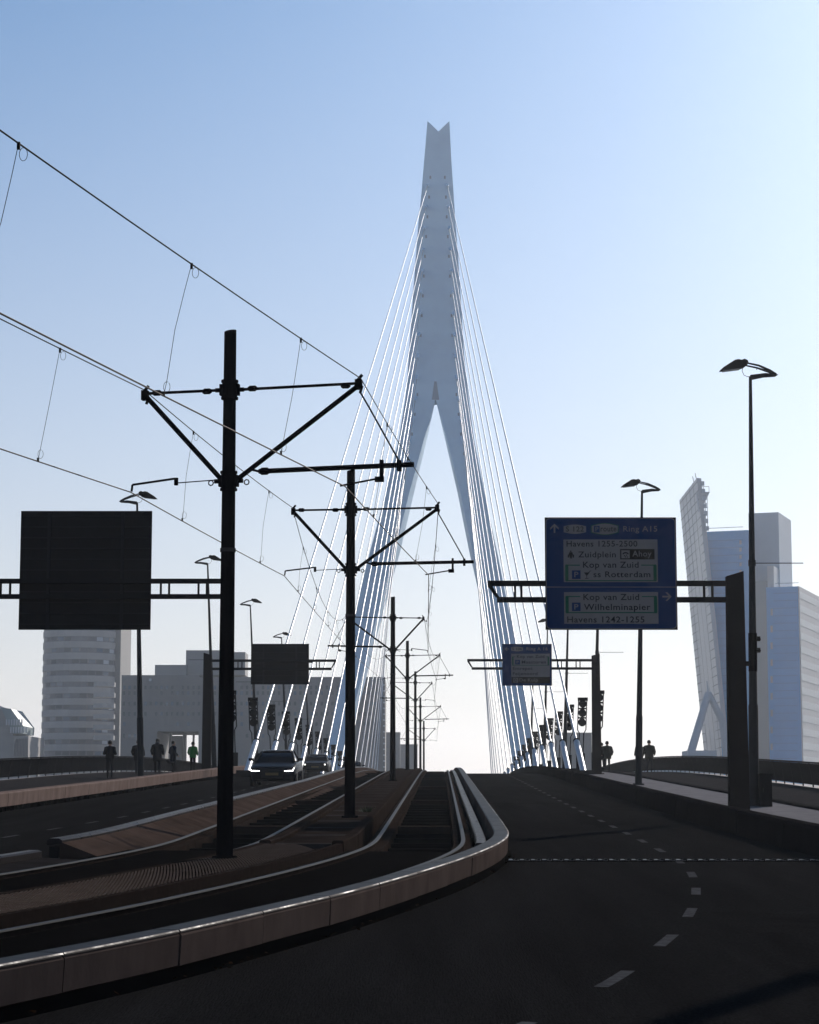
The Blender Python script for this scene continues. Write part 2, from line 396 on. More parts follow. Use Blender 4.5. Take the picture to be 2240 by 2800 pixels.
# guard kerb between rightmost rail and barrier
t = thing('guard_kerb', 'narrow raised kerb between rightmost rail and curving barrier', 'kerb')
cuts = arclen_cuts(RB, 35.2, 205, 3.9)
for y0, y1 in zip(cuts[:-1], cuts[1:]):
    sweep(MB(), RB, list(np.linspace(y0 + .01, y1 - .01, 5)), [(.36, -.05), (.35, .2), (.37, .225), (.5, .225), (.52, .2), (.52, -.05)]).build('kerb_stone', 'coping', t)
# island
t = thing('tram_island', 'narrow slatted island with kerbs between the two tram tracks', 'island')
for o0, o1 in ((2.45, 2.63), (3.57, 3.75)):
    cuts = arclen_cuts(RB, 33.5, 215, 2.9)
    for y0, y1 in zip(cuts[:-1], cuts[1:]):
        sweep(MB(), RB, list(np.linspace(y0 + .01, y1 - .012, 5)), [(o0, -.05), (o0, .31), (o0 + .02, .33), (o1 - .02, .33), (o1, .31), (o1, -.05)]).build('kerb_stone', 'plinth', t)
cuts = arclen_cuts(RB, 33.6, 150, .46)
for k, (y0, y1) in enumerate(zip(cuts[:-1], cuts[1:])):
    sweep(MB(), RB, [y0 + .015, y1 - .03], [(2.66, .2), (2.66, .27), (3.54, .27), (3.54, .2)]).build('slat', 'plinth' if k % 7 else 'plate_steel', t)
sweep(MB(), RB, ysteps(33.5, 215), [(2.6, -.05), (2.6, .18), (3.6, .18), (3.6, -.05)]).build('base', 'concrete_dark', t)
# near grating: bars and bearers
g = thing('island_grating', 'perforated steel grating on the island before the first mast', 'grating')
gy = 5.0
while gy < 31.5:
    mb = MB()
    for k in range(12):
        y = gy + k * .13
        d_ = max(.08, (lx(RB, y + 1) - lx(RB, y - 1)) / 2); L_ = min(3.4, 1.04 / d_); P = []
        for q in range(6):
            f = q / 5; yy = min(33.3, y + L_ * f); P.append(frame(RB, yy, 2.58 + 1.04 * f, .26))
        e = Vector((.011, 0, 0)); u = Vector((0, 0, .028))
        mb.rings([[p - e - u, p + e - u, p + e + u, p - e + u] for p in P])
    for o in (2.7, 3.1, 3.5): sweep(mb, RB, list(np.linspace(gy, min(33.3, gy + 1.56), 4)), [(o, .2), (o, .276), (o + .03, .276), (o + .03, .2)])
    mb.build('grating_panel', 'grating', g); gy += 1.56
sweep(MB(), RB, ysteps(6, 33.4), [(2.5, -.05), (2.5, .17), (3.7, .17), (3.7, -.05)]).build('base', 'pit', g)
for o0, o1 in ((2.45, 2.55), (3.65, 3.75)):
    sweep(MB(), RB, ysteps(6, 33.4), [(o0, .0), (o0, .29), (o1, .29), (o1, .0)]).build('edge_bar', 'rail_side', g)

# ------------------------------------------------------------------ road markings and expansion joint
DL = line([(-30, -18), (0, -5.3), (8, -1.9), (14.5, .73), (17.6, 1.68), (22, 2.68), (25.5, 3.28), (29.1, 3.75), (32.1, 4.03), (35.2, 4.18), (41.9, 4.3), (52.4, 4.42), (68, 4.6), (140, 5.6), (460, 10)], 2)
LL = line([(-30, -13), (42, -7.75), (52.8, -6.95), (68.6, -6.4), (140, -5.2), (460, 0)], 4)
def dashes(L, a, b, period, ln, wd, label):
    t = thing('lane_marking', label, 'road marking')
    cuts = arclen_cuts(L, a, b, period)
    for y in cuts:
        q = math.cos(yaw(L, y))
        sweep(MB(), L, list(np.linspace(y, y + ln * q, 4)), [(-wd / 2, .004), (wd / 2, .004)], False).build('dash', 'marking', t)
dashes(DL, 10.5, 160, 3.37, 1.22, .115, 'dashed white lane line curving up the right carriageway')
dashes(LL, 35, 160, 3.6, 1.2, .11, 'dashed white lane line on the left carriageway')
for ys_ in (64.8, 86.5):  # thin dark strips laid across the right carriageway
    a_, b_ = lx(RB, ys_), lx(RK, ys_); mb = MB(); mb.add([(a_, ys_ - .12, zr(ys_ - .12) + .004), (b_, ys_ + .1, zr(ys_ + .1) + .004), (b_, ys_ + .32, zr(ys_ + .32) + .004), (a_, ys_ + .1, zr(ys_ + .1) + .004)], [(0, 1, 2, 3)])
    tag(mb.build('road_strip', 'pit'), kind='structure')
for px_, py_, w_, l_ in ((3.2, 21.5, 1.1, 2.6), (5.6, 26, .8, 3.2), (2.6, 44, 1.3, 4.5), (5.4, 58, .9, 6)):
    mb = MB(); mb.add([(px_, py_, zr(py_) + .003), (px_ + w_, py_, zr(py_) + .003), (px_ + w_ + .1, py_ + l_, zr(py_ + l_) + .003), (px_ + .05, py_ + l_, zr(py_ + l_) + .003)], [(0, 1, 2, 3)]); tag(mb.build('road_patch', 'asphalt_patch'), kind='structure')
# finger joint
t = thing('expansion_joint', 'zigzag steel finger joint across the right carriageway', 'joint')
YJ = 34.1; xa, xb = lx(RB, YJ) + .02, lx(RK, YJ) - .05
mb = MB(); mb.box(((xa + xb) / 2, YJ, zr(YJ) + .002), (xb - xa, .26, .01)); mb.build('gap', 'pit', t)
n = int((xb - xa) / .085); tooth = None
for k in range(n):
    x = xa + (k + .5) * (xb - xa) / n; up = k % 2
    if tooth is None:
        mb = MB(); mb.hexa([(-.04, -.1, 0), (.04, -.1, 0), (.02, .08, .004), (-.02, .08, .004)], [(-.04, -.1, .012), (.04, -.1, .012), (.02, .08, .028), (-.02, .08, .028)])
        tooth = mb.build('tooth', 'joint_steel', t, loc=(x, YJ, zr(YJ) + .006)); continue
    c = tooth.copy(); COL.objects.link(c); c.parent = t; c.location = (x, YJ, zr(YJ) + .006); c.rotation_euler = (R(3) * (1 if up else -1), 0, math.pi * up)
# fallen leaves and grit along the barrier foot
mb = MB()
for k in range(120):
    y = random.uniform(12, 38); o = -abs(random.gauss(0, .07)) - .01
    c = frame(RB, y, o, .008); s = random.uniform(.01, .035); a = random.uniform(0, 6.3); tl = random.uniform(-.6, .6)
    e1 = Vector((math.cos(a), math.sin(a), tl)) * s; e2 = Vector((-math.sin(a), math.cos(a), random.uniform(-.4, .4))) * s * .6
    q = c + Vector((0, 0, s * .5)); mb.add([q - e1, q - e2, q + e1, q + e2], [(0, 1, 2, 3)])
tag(mb.build('leaf_litter', 'leafstuff'), 'brown leaves and grit along the foot of the curving barrier', 'leaves', kind='stuff')
# small weed on the island
mb = MB(); c = frame(RB, 49, 2.75, .3)
for k in range(70):
    a = random.uniform(0, 6.3); r = random.uniform(0, .14); h = random.uniform(.04, .16)
    p = c + Vector((math.cos(a) * r * 1.4, math.sin(a) * r, -.03)); d = Vector((math.cos(a), math.sin(a), 0)) * random.uniform(.02, .08)
    s = Vector((-math.sin(a), math.cos(a), 0)) * .012
    mb.add([p - s, p + s, p + d + Vector((0, 0, h))], [(0, 1, 2)])
tag(mb.build('weed_tuft', 'weed'), 'small weed growing on the island beyond the second mast', 'weed')

# ------------------------------------------------------------------ railings
def railing(label, L, sgn, a, b):
    t = thing('railing', label, 'railing'); ys = arclen_cuts(L, a, b, 2.3)
    prof = [(0, .02), (.02, .3), (.07, .65), (.17, 1.02)]      # lean inwards with height
    for y in ys:
        mb = MB(); P = [frame(L, y, sgn * o, h) for o, h in prof]
        rings = []
        for p, wd in zip(P, (.09, .08, .06, .045)):
            rings.append([p + Vector((-.02, -wd * .6, 0)), p + Vector((.02, -wd * .6, 0)), p + Vector((.02, wd * .6, 0)), p + Vector((-.02, wd * .6, 0))])
        mb.rings(rings); mb.build('post', 'galv', t)
    for y0, y1 in zip(ys[:-1], ys[1:]):
        mb = MB(); P = [(sgn * (o + .0), h) for o, h in ((.04, .2), (.05, .35), (.10, .68), (.18, .98))]
        n = len(P); Yv = [y0 + .06, y1 - .06]
        q = [frame(L, y, o, h) for y in Yv for o, h in P]; e = Vector((sgn * .02, 0, 0))
        rings = [[*(frame(L, y, o, h) for o, h in P), *(frame(L, y, o, h) + e for o, h in reversed(P))] for y in Yv]
        mb.rings(rings); mb.build('infill_panel', 'dark_steel', t)
    yy = [y for y in ysteps(a, b)]
    sweep(MB(), L, yy, [(sgn * .12, .99), (sgn * .12, 1.05), (sgn * .25, 1.05), (sgn * .25, .99)]).build('top_rail', 'galv', t)
    sweep(MB(), L, yy, [(-sgn * .65, -.1), (-sgn * .65, .08), (sgn * .12, .11), (sgn * .12, -.1)]).build('ledge', 'ledge', t)
railing('dark curved-post railing along the left edge of the bridge', LR, -1, 60, 235)
railing('dark curved-post railing along the right edge of the bridge', RR, 1, 50, 235)

# ------------------------------------------------------------------ overhead line masts
ISL = 3.05
def insul(mb, c, d, r=.04, l=.13):
    c, d = Vector(c), Vector(d).normalized()
    mb.tube([c - d * l / 2, c - d * l * .3, c + d * l * .3, c + d * l / 2], [r * .55, r, r, r * .55], 8)
def make_mast(label, Y, mir, group, isl=3.05):
    p = frame(RB, Y, isl, .26); t = thing('catenary_mast', label, 'tram mast', p, yaw(RB, Y), group); s = -1 if mir else 1; t.scale = (1, 1, 1.028)
    V = lambda x, z, y=0: Vector((s * x, y, z))
    mb = MB(); n = 16; R0, R1, H = .112, .084, 7.0
    rings = [[(math.cos(2 * math.pi * j / n) * r, math.sin(2 * math.pi * j / n) * r, z + (.0 if z < H else .014 * math.cos(2 * math.pi * j / n))) for j in range(n)] for r, z in ((R0, 0), (R1, H))]
    mb.rings(rings); mb.build('pole', 'black_steel', t, smooth=False)
    MB().tube([(0, 0, -.02), (0, 0, .05)], .17, 12).build('foot_plate', 'black_steel', t)
    MB().tube([(0, 0, 4.02), (0, 0, 4.07)], .108, 16).build('band', 'galv', t)
    for z in (6.2, 4.97):
        mb = MB(); mb.tube([(0, 0, z - .13), (0, 0, z - .1)], .118, 14); mb.tube([(0, 0, z + .1), (0, 0, z + .13)], .118, 14)
        mb.tube([(0, 0, z - .1), (0, 0, z + .1)], .105, 14)
        for sx in (-1, 1): mb.tube([(sx * .09, 0, z), (sx * .2, 0, z)], .03, 8); mb.box((sx * .115, 0, z), (.04, .1, .15))
        mb.build('collar', 'black_steel', t)
    MB().tube([V(.15, 6.2), V(1.8, 6.235)], .02).build('upper_bar', 'black_steel', t)
    MB().tube([V(-.15, 6.2), V(-1.2, 6.185)], .02).build('upper_bar', 'black_steel', t)
    MB().tube([V(1.79, 6.2), V(.12, 4.99)], .034).build('strut', 'black_steel', t)
    MB().tube([V(-1.18, 6.14), V(-.1, 4.99)], .034).build('strut', 'black_steel', t)
    MB().tube([V(.42, 5.09), V(2.56, 5.13)], .034).build('lower_tube', 'black_steel', t)
    for x in (.32, 1.62): mb = MB(); insul(mb, V(x, 6.21), (1, 0, 0)); mb.build('insulator', 'black_steel', t)
    for x in (-.32, -1.03): mb = MB(); insul(mb, V(x, 6.19), (1, 0, 0)); mb.build('insulator', 'black_steel', t)
    mb = MB(); insul(mb, V(.5, 5.09), (1, 0, 0), .05, .14); mb.tube([V(.3, 5.12), V(.42, 5.09)], .018, 6); mb.build('insulator', 'black_steel', t)
    for x, z in ((1.8, 6.22), (-1.2, 6.16)):
        mb = MB(); mb.box(V(x, z), (.09, .1, .13)); mb.tube([V(x - .03, z + .04), V(x + .05, z + .13)], .022, 6); mb.tube([V(x + .05, z - .02), V(x + .02, z - .12)], .02, 6)
        mb.build('clamp', 'black_steel', t)
    MB().tube([V(1.82, 6.12), V(1.95, 5.9), V(2.36, 5.18)], .013, 6).build('pull_link', 'black_steel', t)
    mb = MB(); mb.box(V(2.36, 5.12), (.05, .1, .14)); mb.box(V(2.12, 5.06), (.045, .08, .28)); mb.box(V(2.09, 4.945), (.12, .05, .07)); mb.box(V(2.24, 5.13), (.3, .05, .05)); mb.build('clamp', 'black_steel', t)
    MB().tube([V(2.1, 4.96), V(1.55, 4.87)], .014, 6).build('steady_arm', 'black_steel', t)
    mb = MB(); mb.tube([V(-.15, 4.99), V(-.74, 4.96)], .008, 6); mb.tube([V(-.74, 4.93), V(-.74, 5.03)], .03, 6); mb.tube([V(-.76, 5.02), V(-1.36, 4.95)], .016, 6); mb.tube([V(-1.36, 4.95), V(-1.37, 4.86)], .016, 6)
    mb.build('steady_arm', 'black_steel', t)
    mb = MB()
    for sx in (-1, 1):
        c = Vector((sx * .25, 0, 4.95)); mb.tube([c + Vector((math.cos(k * .9) * .035, 0, math.sin(k * .9) * .035)) for k in range(8)], .009, 5)
    mb.build('shackle', 'black_steel', t)
    Mx = Matrix.Translation(p) @ Matrix.Rotation(yaw(RB, Y), 4, 'Z') @ Matrix.Diagonal((1, 1, 1.028, 1))
    r_m, r_c, l_m, l_c = ((1.83, 6.3), (1.62, 4.86), (-1.22, 6.24), (-1.38, 4.85))
    if mir: r_m, r_c, l_m, l_c = ((1.22, 6.24), (1.38, 4.85), (-1.83, 6.3), (-1.62, 4.86))
    return {k: Mx @ Vector((q[0], 0, q[1])) for k, q in (('rm', r_m), ('rc', r_c), ('lm', l_m), ('lc', l_c))}
mast_spec = [(29.1, 0, 'tallest looking tram mast on the island, nearest the viewer', 3.36), (45.3, 0, 'second nearest tram mast on the island', 2.98),
             (86, 1, 'third tram mast, right of the second one', 3.0), (123, 0, 'fourth tram mast, rising behind the crest', 3.0), (160, 1, 'fifth tram mast behind the crest', 3.0),
             (198, 0, 'sixth tram mast behind the crest', 3.0), (236, 1, 'seventh tram mast, far behind the crest', 3.0)]
pts = [make_mast(l, Y, m, 'tram line masts', o) for Y, m, l, o in mast_spec]
P0 = {'rm': Vector((-4.5, 10, 6.86)), 'rc': Vector((-4.85, 10, 5.63)), 'lm': Vector((-7.4, 10.4, 7.02)), 'lc': Vector((-8.1, 10.6, 5.66))}
def sagpts(a, b, sag, n): return [a.lerp(b, i / n) - Vector((0, 0, 4 * sag * (i / n) * (1 - i / n))) for i in range(n + 1)]
def overhead(side, word):
    ch = [P0] + pts
    mt = thing('messenger_wire', f'upper carrying wire with looped droppers over the {word} tram track', 'wire')
    W1, W2 = [], []
    spans = []
    for i, (p, q) in enumerate(zip(ch[:-1], ch[1:])):
        L = (q[side + 'm'] - p[side + 'm']).length
        a = sagpts(p[side + 'm'], q[side + 'm'], .0006 * L * L if i > 1 else .05, 10); b = sagpts(p[side + 'c'], q[side + 'c'], .015, 10)
        W1 += a[(1 if i else 0):]; W2 += b[(1 if i else 0):]; spans.append((a, b, L))
    MB().tube(W1, .0075, 6).build('wire', 'wire', mt)
    tag(MB().tube(W2, .0085, 6).build('contact_wire', 'copper'), f'lower contact wire above the {word} tram track', 'wire')
    for i, (a, b, L) in enumerate(spans):
        fr = {0: (.36, .60, .83), 1: (.25, .5, .78)}.get(i, (.12, .3, .5, .7, .88))
        for f in fr:
            k = f * 10; j = int(k); u = a[j].lerp(a[min(j + 1, 10)], k - j); l = b[j].lerp(b[min(j + 1, 10)], k - j)
            mb = MB(); d = (u - l); bend = Vector((random.uniform(-.03, .03), 0, 0))
            mb.tube([u - Vector((0, 0, .0)), u - d * .2 + bend * .5, u - d * .5 + bend, l + d * .12, l], .0032, 5)
            if i < 3:
                mb.box(u - Vector((0, 0, .02)), (.025, .025, .06)); mb.box(l + Vector((0, 0, .02)), (.025, .025, .05))
                rr = .055
                for c in (u - Vector((-.04, 0, .09)), l + Vector((.03, 0, .09))):
                    mb.tube([c + Vector((math.cos(q) * rr * .6, 0, math.sin(q) * rr)) for q in np.linspace(1.2, 7.2, 12)], .0026, 4)
            mb.build('dropper', 'wire', mt)
overhead('r', 'right-hand'); overhead('l', 'left-hand')

# ------------------------------------------------------------------ stay cables and pylon
PY = 365.0
ST_V = [331, 455, 534, 613, 717, 842, 951, 1051, 1093, 1204, 1350, 1507, 1700, 1934, 2090]
OL = [1169, 1158.6, 1152, 1144, 1136, 1127, 1119, 1113, 1108, 1090, 1054, 1012, 965, 915, 893]
OR = [1229, 1235.5, 1241, 1246, 1254, 1262, 1268, 1277, 1282, 1297, 1325, 1359, 1398, 1442, 1470]
IL = [None] * 8 + [1191, 1167, 1132, 1095, 1041, 981, 950]
IR = [None] * 8 + [1192, 1218, 1252, 1283, 1328, 1371, 1400]
def pyY(v): return PY + np.interp(v, [331, 1000, 2090], [14, 12, 0])
def dep(v): return float(np.interp(v, [331, 1093, 2090], [3.2, 5.0, 4.2]))
t = thing('bridge_pylon', 'tall pale blue-grey forked bridge pylon with notched top', 'bridge pylon', (AXM(PY), PY, -10))
t.location = (0, 0, 0)
mb = MB()
for k in range(8):
    for d0 in (0,):
        v0, v1 = ST_V[k], ST_V[k + 1]
        if k == 0: continue
        f = [pix(OL[k], v0, pyY(v0)), pix(OR[k], v0, pyY(v0))]; g = [pix(OL[k + 1], v1, pyY(v1)), pix(OR[k + 1], v1, pyY(v1))]
        D0, D1 = Vector((0, dep(v0), 0)), Vector((0, dep(v1), 0))
        b = .18
        mb.hexa([g[0], g[1], g[1] + D1 + Vector((-b * 3, 0, 0)), g[0] + D1 + Vector((b * 3, 0, 0))], [f[0], f[1], f[1] + D0 + Vector((-b * 3, 0, 0)), f[0] + D0 + Vector((b * 3, 0, 0))])
# head with V notch
Yt = pyY(331); hv = [(1169, 331), (1199, 359), (1229, 331), (1235.5, 455), (1158.6, 455)]
fr = [pix(u, v, pyY(v)) for u, v in hv]; n = 5; D = Vector((0, 3.2, 0))
mb.add(fr + [p + D for p in fr], [tuple(range(5)), tuple(range(9, 4, -1))] + [(i, 5 + i, 5 + (i + 1) % 5, (i + 1) % 5) for i in range(5)])
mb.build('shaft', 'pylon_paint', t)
for O_, I_ in ((OL, IL), (OR, IR)):
    mb = MB(); rings = []
    for k in range(8, 15):
        v = ST_V[k]; a = pix(O_[k], v, pyY(v)); sp = float(np.interp(v, [1093, 1200, 1400, 2090], [0, 8, 15, 12])) * (1 if O_ is OL else .6); b = pix(I_[k] + (-sp if O_ is OL else sp), v, pyY(v)); D = Vector((0, dep(v), 0)); nb = pix(I_[k], v, pyY(v) + dep(v)) - D
        rings.append([a, b, nb + D, a + D])
    v = 2090; base = rings[-1]; dn = [(p + (p - q) * .35) for p, q in zip(base, rings[-2])]
    for p in dn: p.z = -13.9
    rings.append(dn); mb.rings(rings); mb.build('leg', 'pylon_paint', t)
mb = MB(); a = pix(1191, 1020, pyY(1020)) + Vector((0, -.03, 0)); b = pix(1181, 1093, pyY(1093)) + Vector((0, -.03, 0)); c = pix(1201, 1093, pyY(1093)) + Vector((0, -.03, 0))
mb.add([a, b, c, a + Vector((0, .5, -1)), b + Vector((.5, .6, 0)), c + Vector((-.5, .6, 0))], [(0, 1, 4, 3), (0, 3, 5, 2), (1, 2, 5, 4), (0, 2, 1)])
mb.build('crotch_shade', 'k_core', t)  # darker triangle paints the shaded recess above the fork
for i in range(15):
    for sg in (-1, 1):
        v = 485 + i * 54; u = (np.interp(v, ST_V, OL) + 21 + i) if sg < 0 else (np.interp(v, ST_V, OR) - 21 - i)
        p = pix(u, v, float(pyY(v))); MB().box(p, (.3, .12, .55)).build('hatch', 'k_core', t)
NC = 16; CY = [112 + 13.8 * i for i in range(NC)]
for side, sg in (('left', -1), ('right', 1)):
    for i in range(NC):
        yb = CY[i]; xb = AXM(yb) + sg * 8.75 + (.35 if sg < 0 else 0); lo = Vector((xb, yb, zr(yb) + .1))
        v = 506 + i * 58; e = 16 + i * 1.2
        u = (np.interp(v, ST_V, OL) + e) if sg < 0 else (np.interp(v, ST_V, OR) - e)
        hi = pix(u, v, float(pyY(v)) - .05)
        nm = f'{ORD[i]} white stay cable on the {side} side' + (' of the bridge, counted from the viewer' if i else ', the one nearest the viewer')
        c = thing('stay_cable', nm, 'stay cable', lo, 0, f'stay cables on the {side}')
        d = hi - lo; Ln = d.length; dn = d.normalized()
        MB().tube([dn * 4.9, d], .064, 12, False).build('strand', 'cable_white', c, smooth=True)
        MB().tube([dn * 0, dn * 4.8], [.165, .165], 16, False).build('sleeve', 'cable_white', c, smooth=True); MB().tube([dn * 4.75, dn * 4.9, dn * 5.15], [.185, .185, .09], 16).build('collar', 'dark_steel', c)
        mb = MB(); hd = hi - lo; mb.tube([hd - dn * .2, hd - dn * 2.2], [.3, .2], 8); mb.build('socket', 'pylon_paint', c)
        MB().box((0, 0, -.02), (.9, 1.2, .5)).build('anchor_block', 'concrete_dark', c)
        # floodlight rack standing just outboard of each near cable
        if i < 11:
            q = Vector((xb + sg * (1.15), yb + 6.5, 0)); q.z = zr(q.y) + .12
            k = thing('floodlight_rack', f'leaning rack of three black floodlights by the {ORD[i]} {side} stay cable', 'floodlights', q, 0, 'floodlight racks along the cables')
            ln = sg * .045
            X = lambda x, z: Vector((x + ln * z, 0, z))
            for sx in (-.25, .25): MB().tube([X(sx * .5, 0), X(sx * .55, 2.3), X(sx, 2.5), X(sx, 4.35)], .035, 6).build('upright', 'black_steel', k)
            MB().box(X(0, 4.33), (.6, .12, .2)).build('cross_bar', 'black_steel', k)
            for z in (4.08, 3.52, 2.96):
                mb = MB(); mb.tube([X(0, z) + Vector((0, -.16, -.04)), X(0, z) + Vector((0, .05, 0)), X(0, z) + Vector((0, .2, .05))], [.235, .235, .1], 16); mb.build('lamp', 'black_steel', k)
                MB().box(X(0, z + .25), (.5, .06, .1)).build('cross_bar', 'black_steel', k)
            MB().box(X(0, .55) , (.5, .4, 1.1)).build('control_box', 'dark_steel', k)

# ------------------------------------------------------------------ street lamps
def make_lamp(label, x, Y, sg, zb, group, lean=.03, rod=None, extras=False):
    """sg = +1: stands right of the road, head reaches left over it"""
    t = thing('street_lamp', label, 'street lamp', (x, Y, zb), 0, group); H = 11.35
    L = lambda dx, dz, y=0: Vector((sg * (lean * (H + dz) + dx), y, H + dz))
    A = lambda z, r=0: Vector((sg * (lean * z) + r, 0, z))
    MB().tube([A(0), A(2.6), A(2.65), A(H)], [.135, .128, .112, .042], 12).build('pole', 'lamp_steel', t)
    MB().tube([A(0), A(.06)], .22, 12).build('foot_plate', 'lamp_steel', t)
    MB().prism([(sg * (lean * H + x_), H + z_) for x_, z_ in ((-.03, -.1), (.35, -.02), (.66, .0), (.74, .05), (.4, .09), (.0, .04))], -.05, .05).build('arm', 'lamp_steel', t)
    for yy in (-.16, .16):
        MB().tube([L(.68, .06), L(.5, .15, yy * .6), L(.2, .27, yy), L(-.12, .34, yy)], [.038, .034, .028, .022], 6).build('arm', 'lamp_steel', t)
    for q in (.42, .3, .18): MB().tube([L(q, .2 - .12 * (q - .3), -.13), L(q, .2 - .12 * (q - .3), .13)], .008, 5).build('spacer', 'lamp_steel', t)
    hp = [(-.82, .15), (-.72, .24), (-.42, .43), (-.33, .45), (-.24, .43), (-.16, .46), (-.08, .42), (-.06, .34), (-.16, .26), (-.28, .21)]
    mb = MB(); mb.prism([(sg * (lean * H + a), H + b) for a, b in hp], -.14, .14); hd = mb.build('lamp_head', 'black_steel', t)
    MB().prism([(sg * (lean * H + a), H + b) for a, b in ((-.74, .165), (-.28, .222), (-.28, .20), (-.72, .145))], -.15, .15).build('lens', 'glass_dark', hd)
    MB().tube([L(-.19, .3), L(-.22, .15), L(-.17, .04), L(-.08, .0), L(0, .0)], .008, 5).build('cable', 'black_steel', t)
    if rod: MB().tube([A(rod), A(rod) + Vector((1.35 if sg > 0 else -1.2, 0, .0))], .013, 6).build('banner_rod', 'lamp_steel', t); MB().tube([A(rod - .08), A(rod + .08)], .1, 10).build('bracket', 'lamp_steel', t)
    if extras:
        for z, sx in ((4.35, 1), (4.05, 1), (3.7, -1)):
            mb = MB(); c = A(z) + Vector((sx * .14, -.05, 0)); mb.box(c, (.09, .12, .12)); mb.tube([c + Vector((0, -.05, 0)), c + Vector((0, -.15, -.02))], .045, 8); mb.build('camera_head', 'black_steel', t)
        MB().tube([A(3.5), A(4.5)], .115, 10).build('band', 'black_steel', t)
    return t
for k, (Y, x, lean) in enumerate(((57.5, 8.95, .012), (84.5, 8.75, .026), (112.5, 9.4, .035), (140, 9.8, .035), (168, 10.2, .035), (196, 10.7, .035))):
    make_lamp(f'{ORD[k]} curved-head street lamp along the right carriageway' + (', nearest the viewer' if not k else ''), x, Y, 1, zr(Y) + .14, 'street lamps on the right', lean, (6.35, None, 6.2, 6.2, 6.2, 6.2)[k], k == 0)
t = thing('shadow_post', 'unseen square brown post added right of the road to cast a shadow, outside the photograph', 'post', (8.74, 28.5, zr(28.5) + .14))  # unseen post added and sized to cast the shadow on the near road
MB().hexa([(-.15, -.13, 0), (.15, -.13, 0), (.15, .13, 0), (-.15, .13, 0)], [(-.13, -.12, 9.4), (.13, -.12, 9.4), (.13, .12, 9.4), (-.13, .12, 9.4)]).build('post', 'post_brown', t); MB().box((0, -.05, 9.5), (.3, .4, .22)).build('camera_head', 'black_steel', t)  # its top box is made up along with the post
for k, (Y, x, lean) in enumerate(((88.5, -10.75, .03), (119, -10.5, .045), (150, -10.35, .05), (181, -10.0, .05), (212, -9.5, .05))):
    make_lamp(f'{ORD[k]} curved-head street lamp along the left carriageway' + (', nearest the viewer' if not k else ''), x, Y, -1, zr(Y) + .12, 'street lamps on the left', lean, (None, 6.1, 6.1, 6.1, 6.1)[k])
# control cabinet at the foot of the nearest right lamp
t = thing('control_cabinet', 'dark metal cabinet at the foot of the nearest right street lamp', 'cabinet', (9.2, 57.2, zr(57.2) + .14))
MB().box((0, 0, .4), (.3, .34, .8)).build('body', 'dark_steel', t); MB().box((0, 0, .82), (.34, .38, .04)).build('lid', 'dark_steel', t); MB().box((-.08, -.175, .42), (.02, .02, .12)).build('handle', 'galv', t)

# ------------------------------------------------------------------ sign gantries
def text(body, x0, x1, zc, cap, m, parent, y, bold=.0):
    """flat lettering: spans x0..x1, centred at height zc with capital height cap"""
    cu = bpy.data.curves.new('lettering', 'FONT'); cu.body = body; cu.size = 1; cu.fill_mode = 'BOTH'; cu.resolution_u = 3; cu.offset = bold; cu.space_character = 1.08
    o = bpy.data.objects.new('lettering_tmp', cu); COL.objects.link(o)
    dg = bpy.context.evaluated_depsgraph_get(); me = bpy.data.meshes.new_from_object(o.evaluated_get(dg))
    bpy.data.objects.remove(o)
    c = np.empty(len(me.vertices) * 3); me.vertices.foreach_get('co', c); c = c.reshape(-1, 3)
    wx = c[:, 0].max() - c[:, 0].min(); sx = (x1 - x0) / wx; sz = cap / .69
    new = np.stack([x0 + (c[:, 0] - c[:, 0].min()) * sx, np.zeros(len(c)), (c[:, 1] - .345) * sz + zc], 1)
    me.vertices.foreach_set('co', new.ravel()); me.update()
    me.materials.clear(); me.materials.append(M[m]); me.polygons.foreach_set('material_index', [0] * len(me.polygons))
    ob = bpy.data.objects.new('lettering', me); COL.objects.link(ob); ob.parent = parent; ob.location = (0, y, 0); ob['label'] = f'lettering {body}'
    return ob
def rect(name, x0, x1, z0, z1, m, parent, y, th=.004, r=0):
    mb = MB()
    if r:
        poly = []
        for cx, cz, a0 in ((x1 - r, z1 - r, 0), (x0 + r, z1 - r, 90), (x0 + r, z0 + r, 180), (x1 - r, z0 + r, 270)):
            poly += [(cx + math.cos(R(a0 + k * 30)) * r, cz + math.sin(R(a0 + k * 30)) * r) for k in range(4)]
    else: poly = [(x0, z0), (x1, z0), (x1, z1), (x0, z1)]
    mb.prism(poly, y - th, y); return mb.build(name, m, parent)
def shield(name, x0, x1, z0, z1, m, parent, y, bulge):
    w_, h = x1 - x0, z1 - z0; poly = []
    for k in range(9): f = k / 8; poly.append((x0 + w_ * f, z1 - bulge + bulge * math.sin(math.pi * f)))
    for k in range(9): f = 1 - k / 8; poly.append((x0 + w_ * f, z0 + bulge - bulge * math.sin(math.pi * f)))
    return MB().prism(poly, y - .004, y).build(name, m, parent)
def arrow(cx, cz, s, ang, parent, y):
    c, sn = math.cos(ang), math.sin(ang); mb = MB()
    def q(pl): mb.prism([(cx + a * c - b * sn, cz + a * sn + b * c) for a, b in pl], y - .004, y)
    q([(-.09 * s, -.5 * s), (.09 * s, -.5 * s), (.09 * s, .3 * s), (-.09 * s, .3 * s)])
    q([(0, .5 * s), (-.46 * s, .05 * s), (-.46 * s, -.17 * s), (0, .28 * s)]); q([(0, .5 * s), (0, .28 * s), (.46 * s, -.17 * s), (.46 * s, .05 * s)])
    mb.build('arrow', 'sign_white', parent)
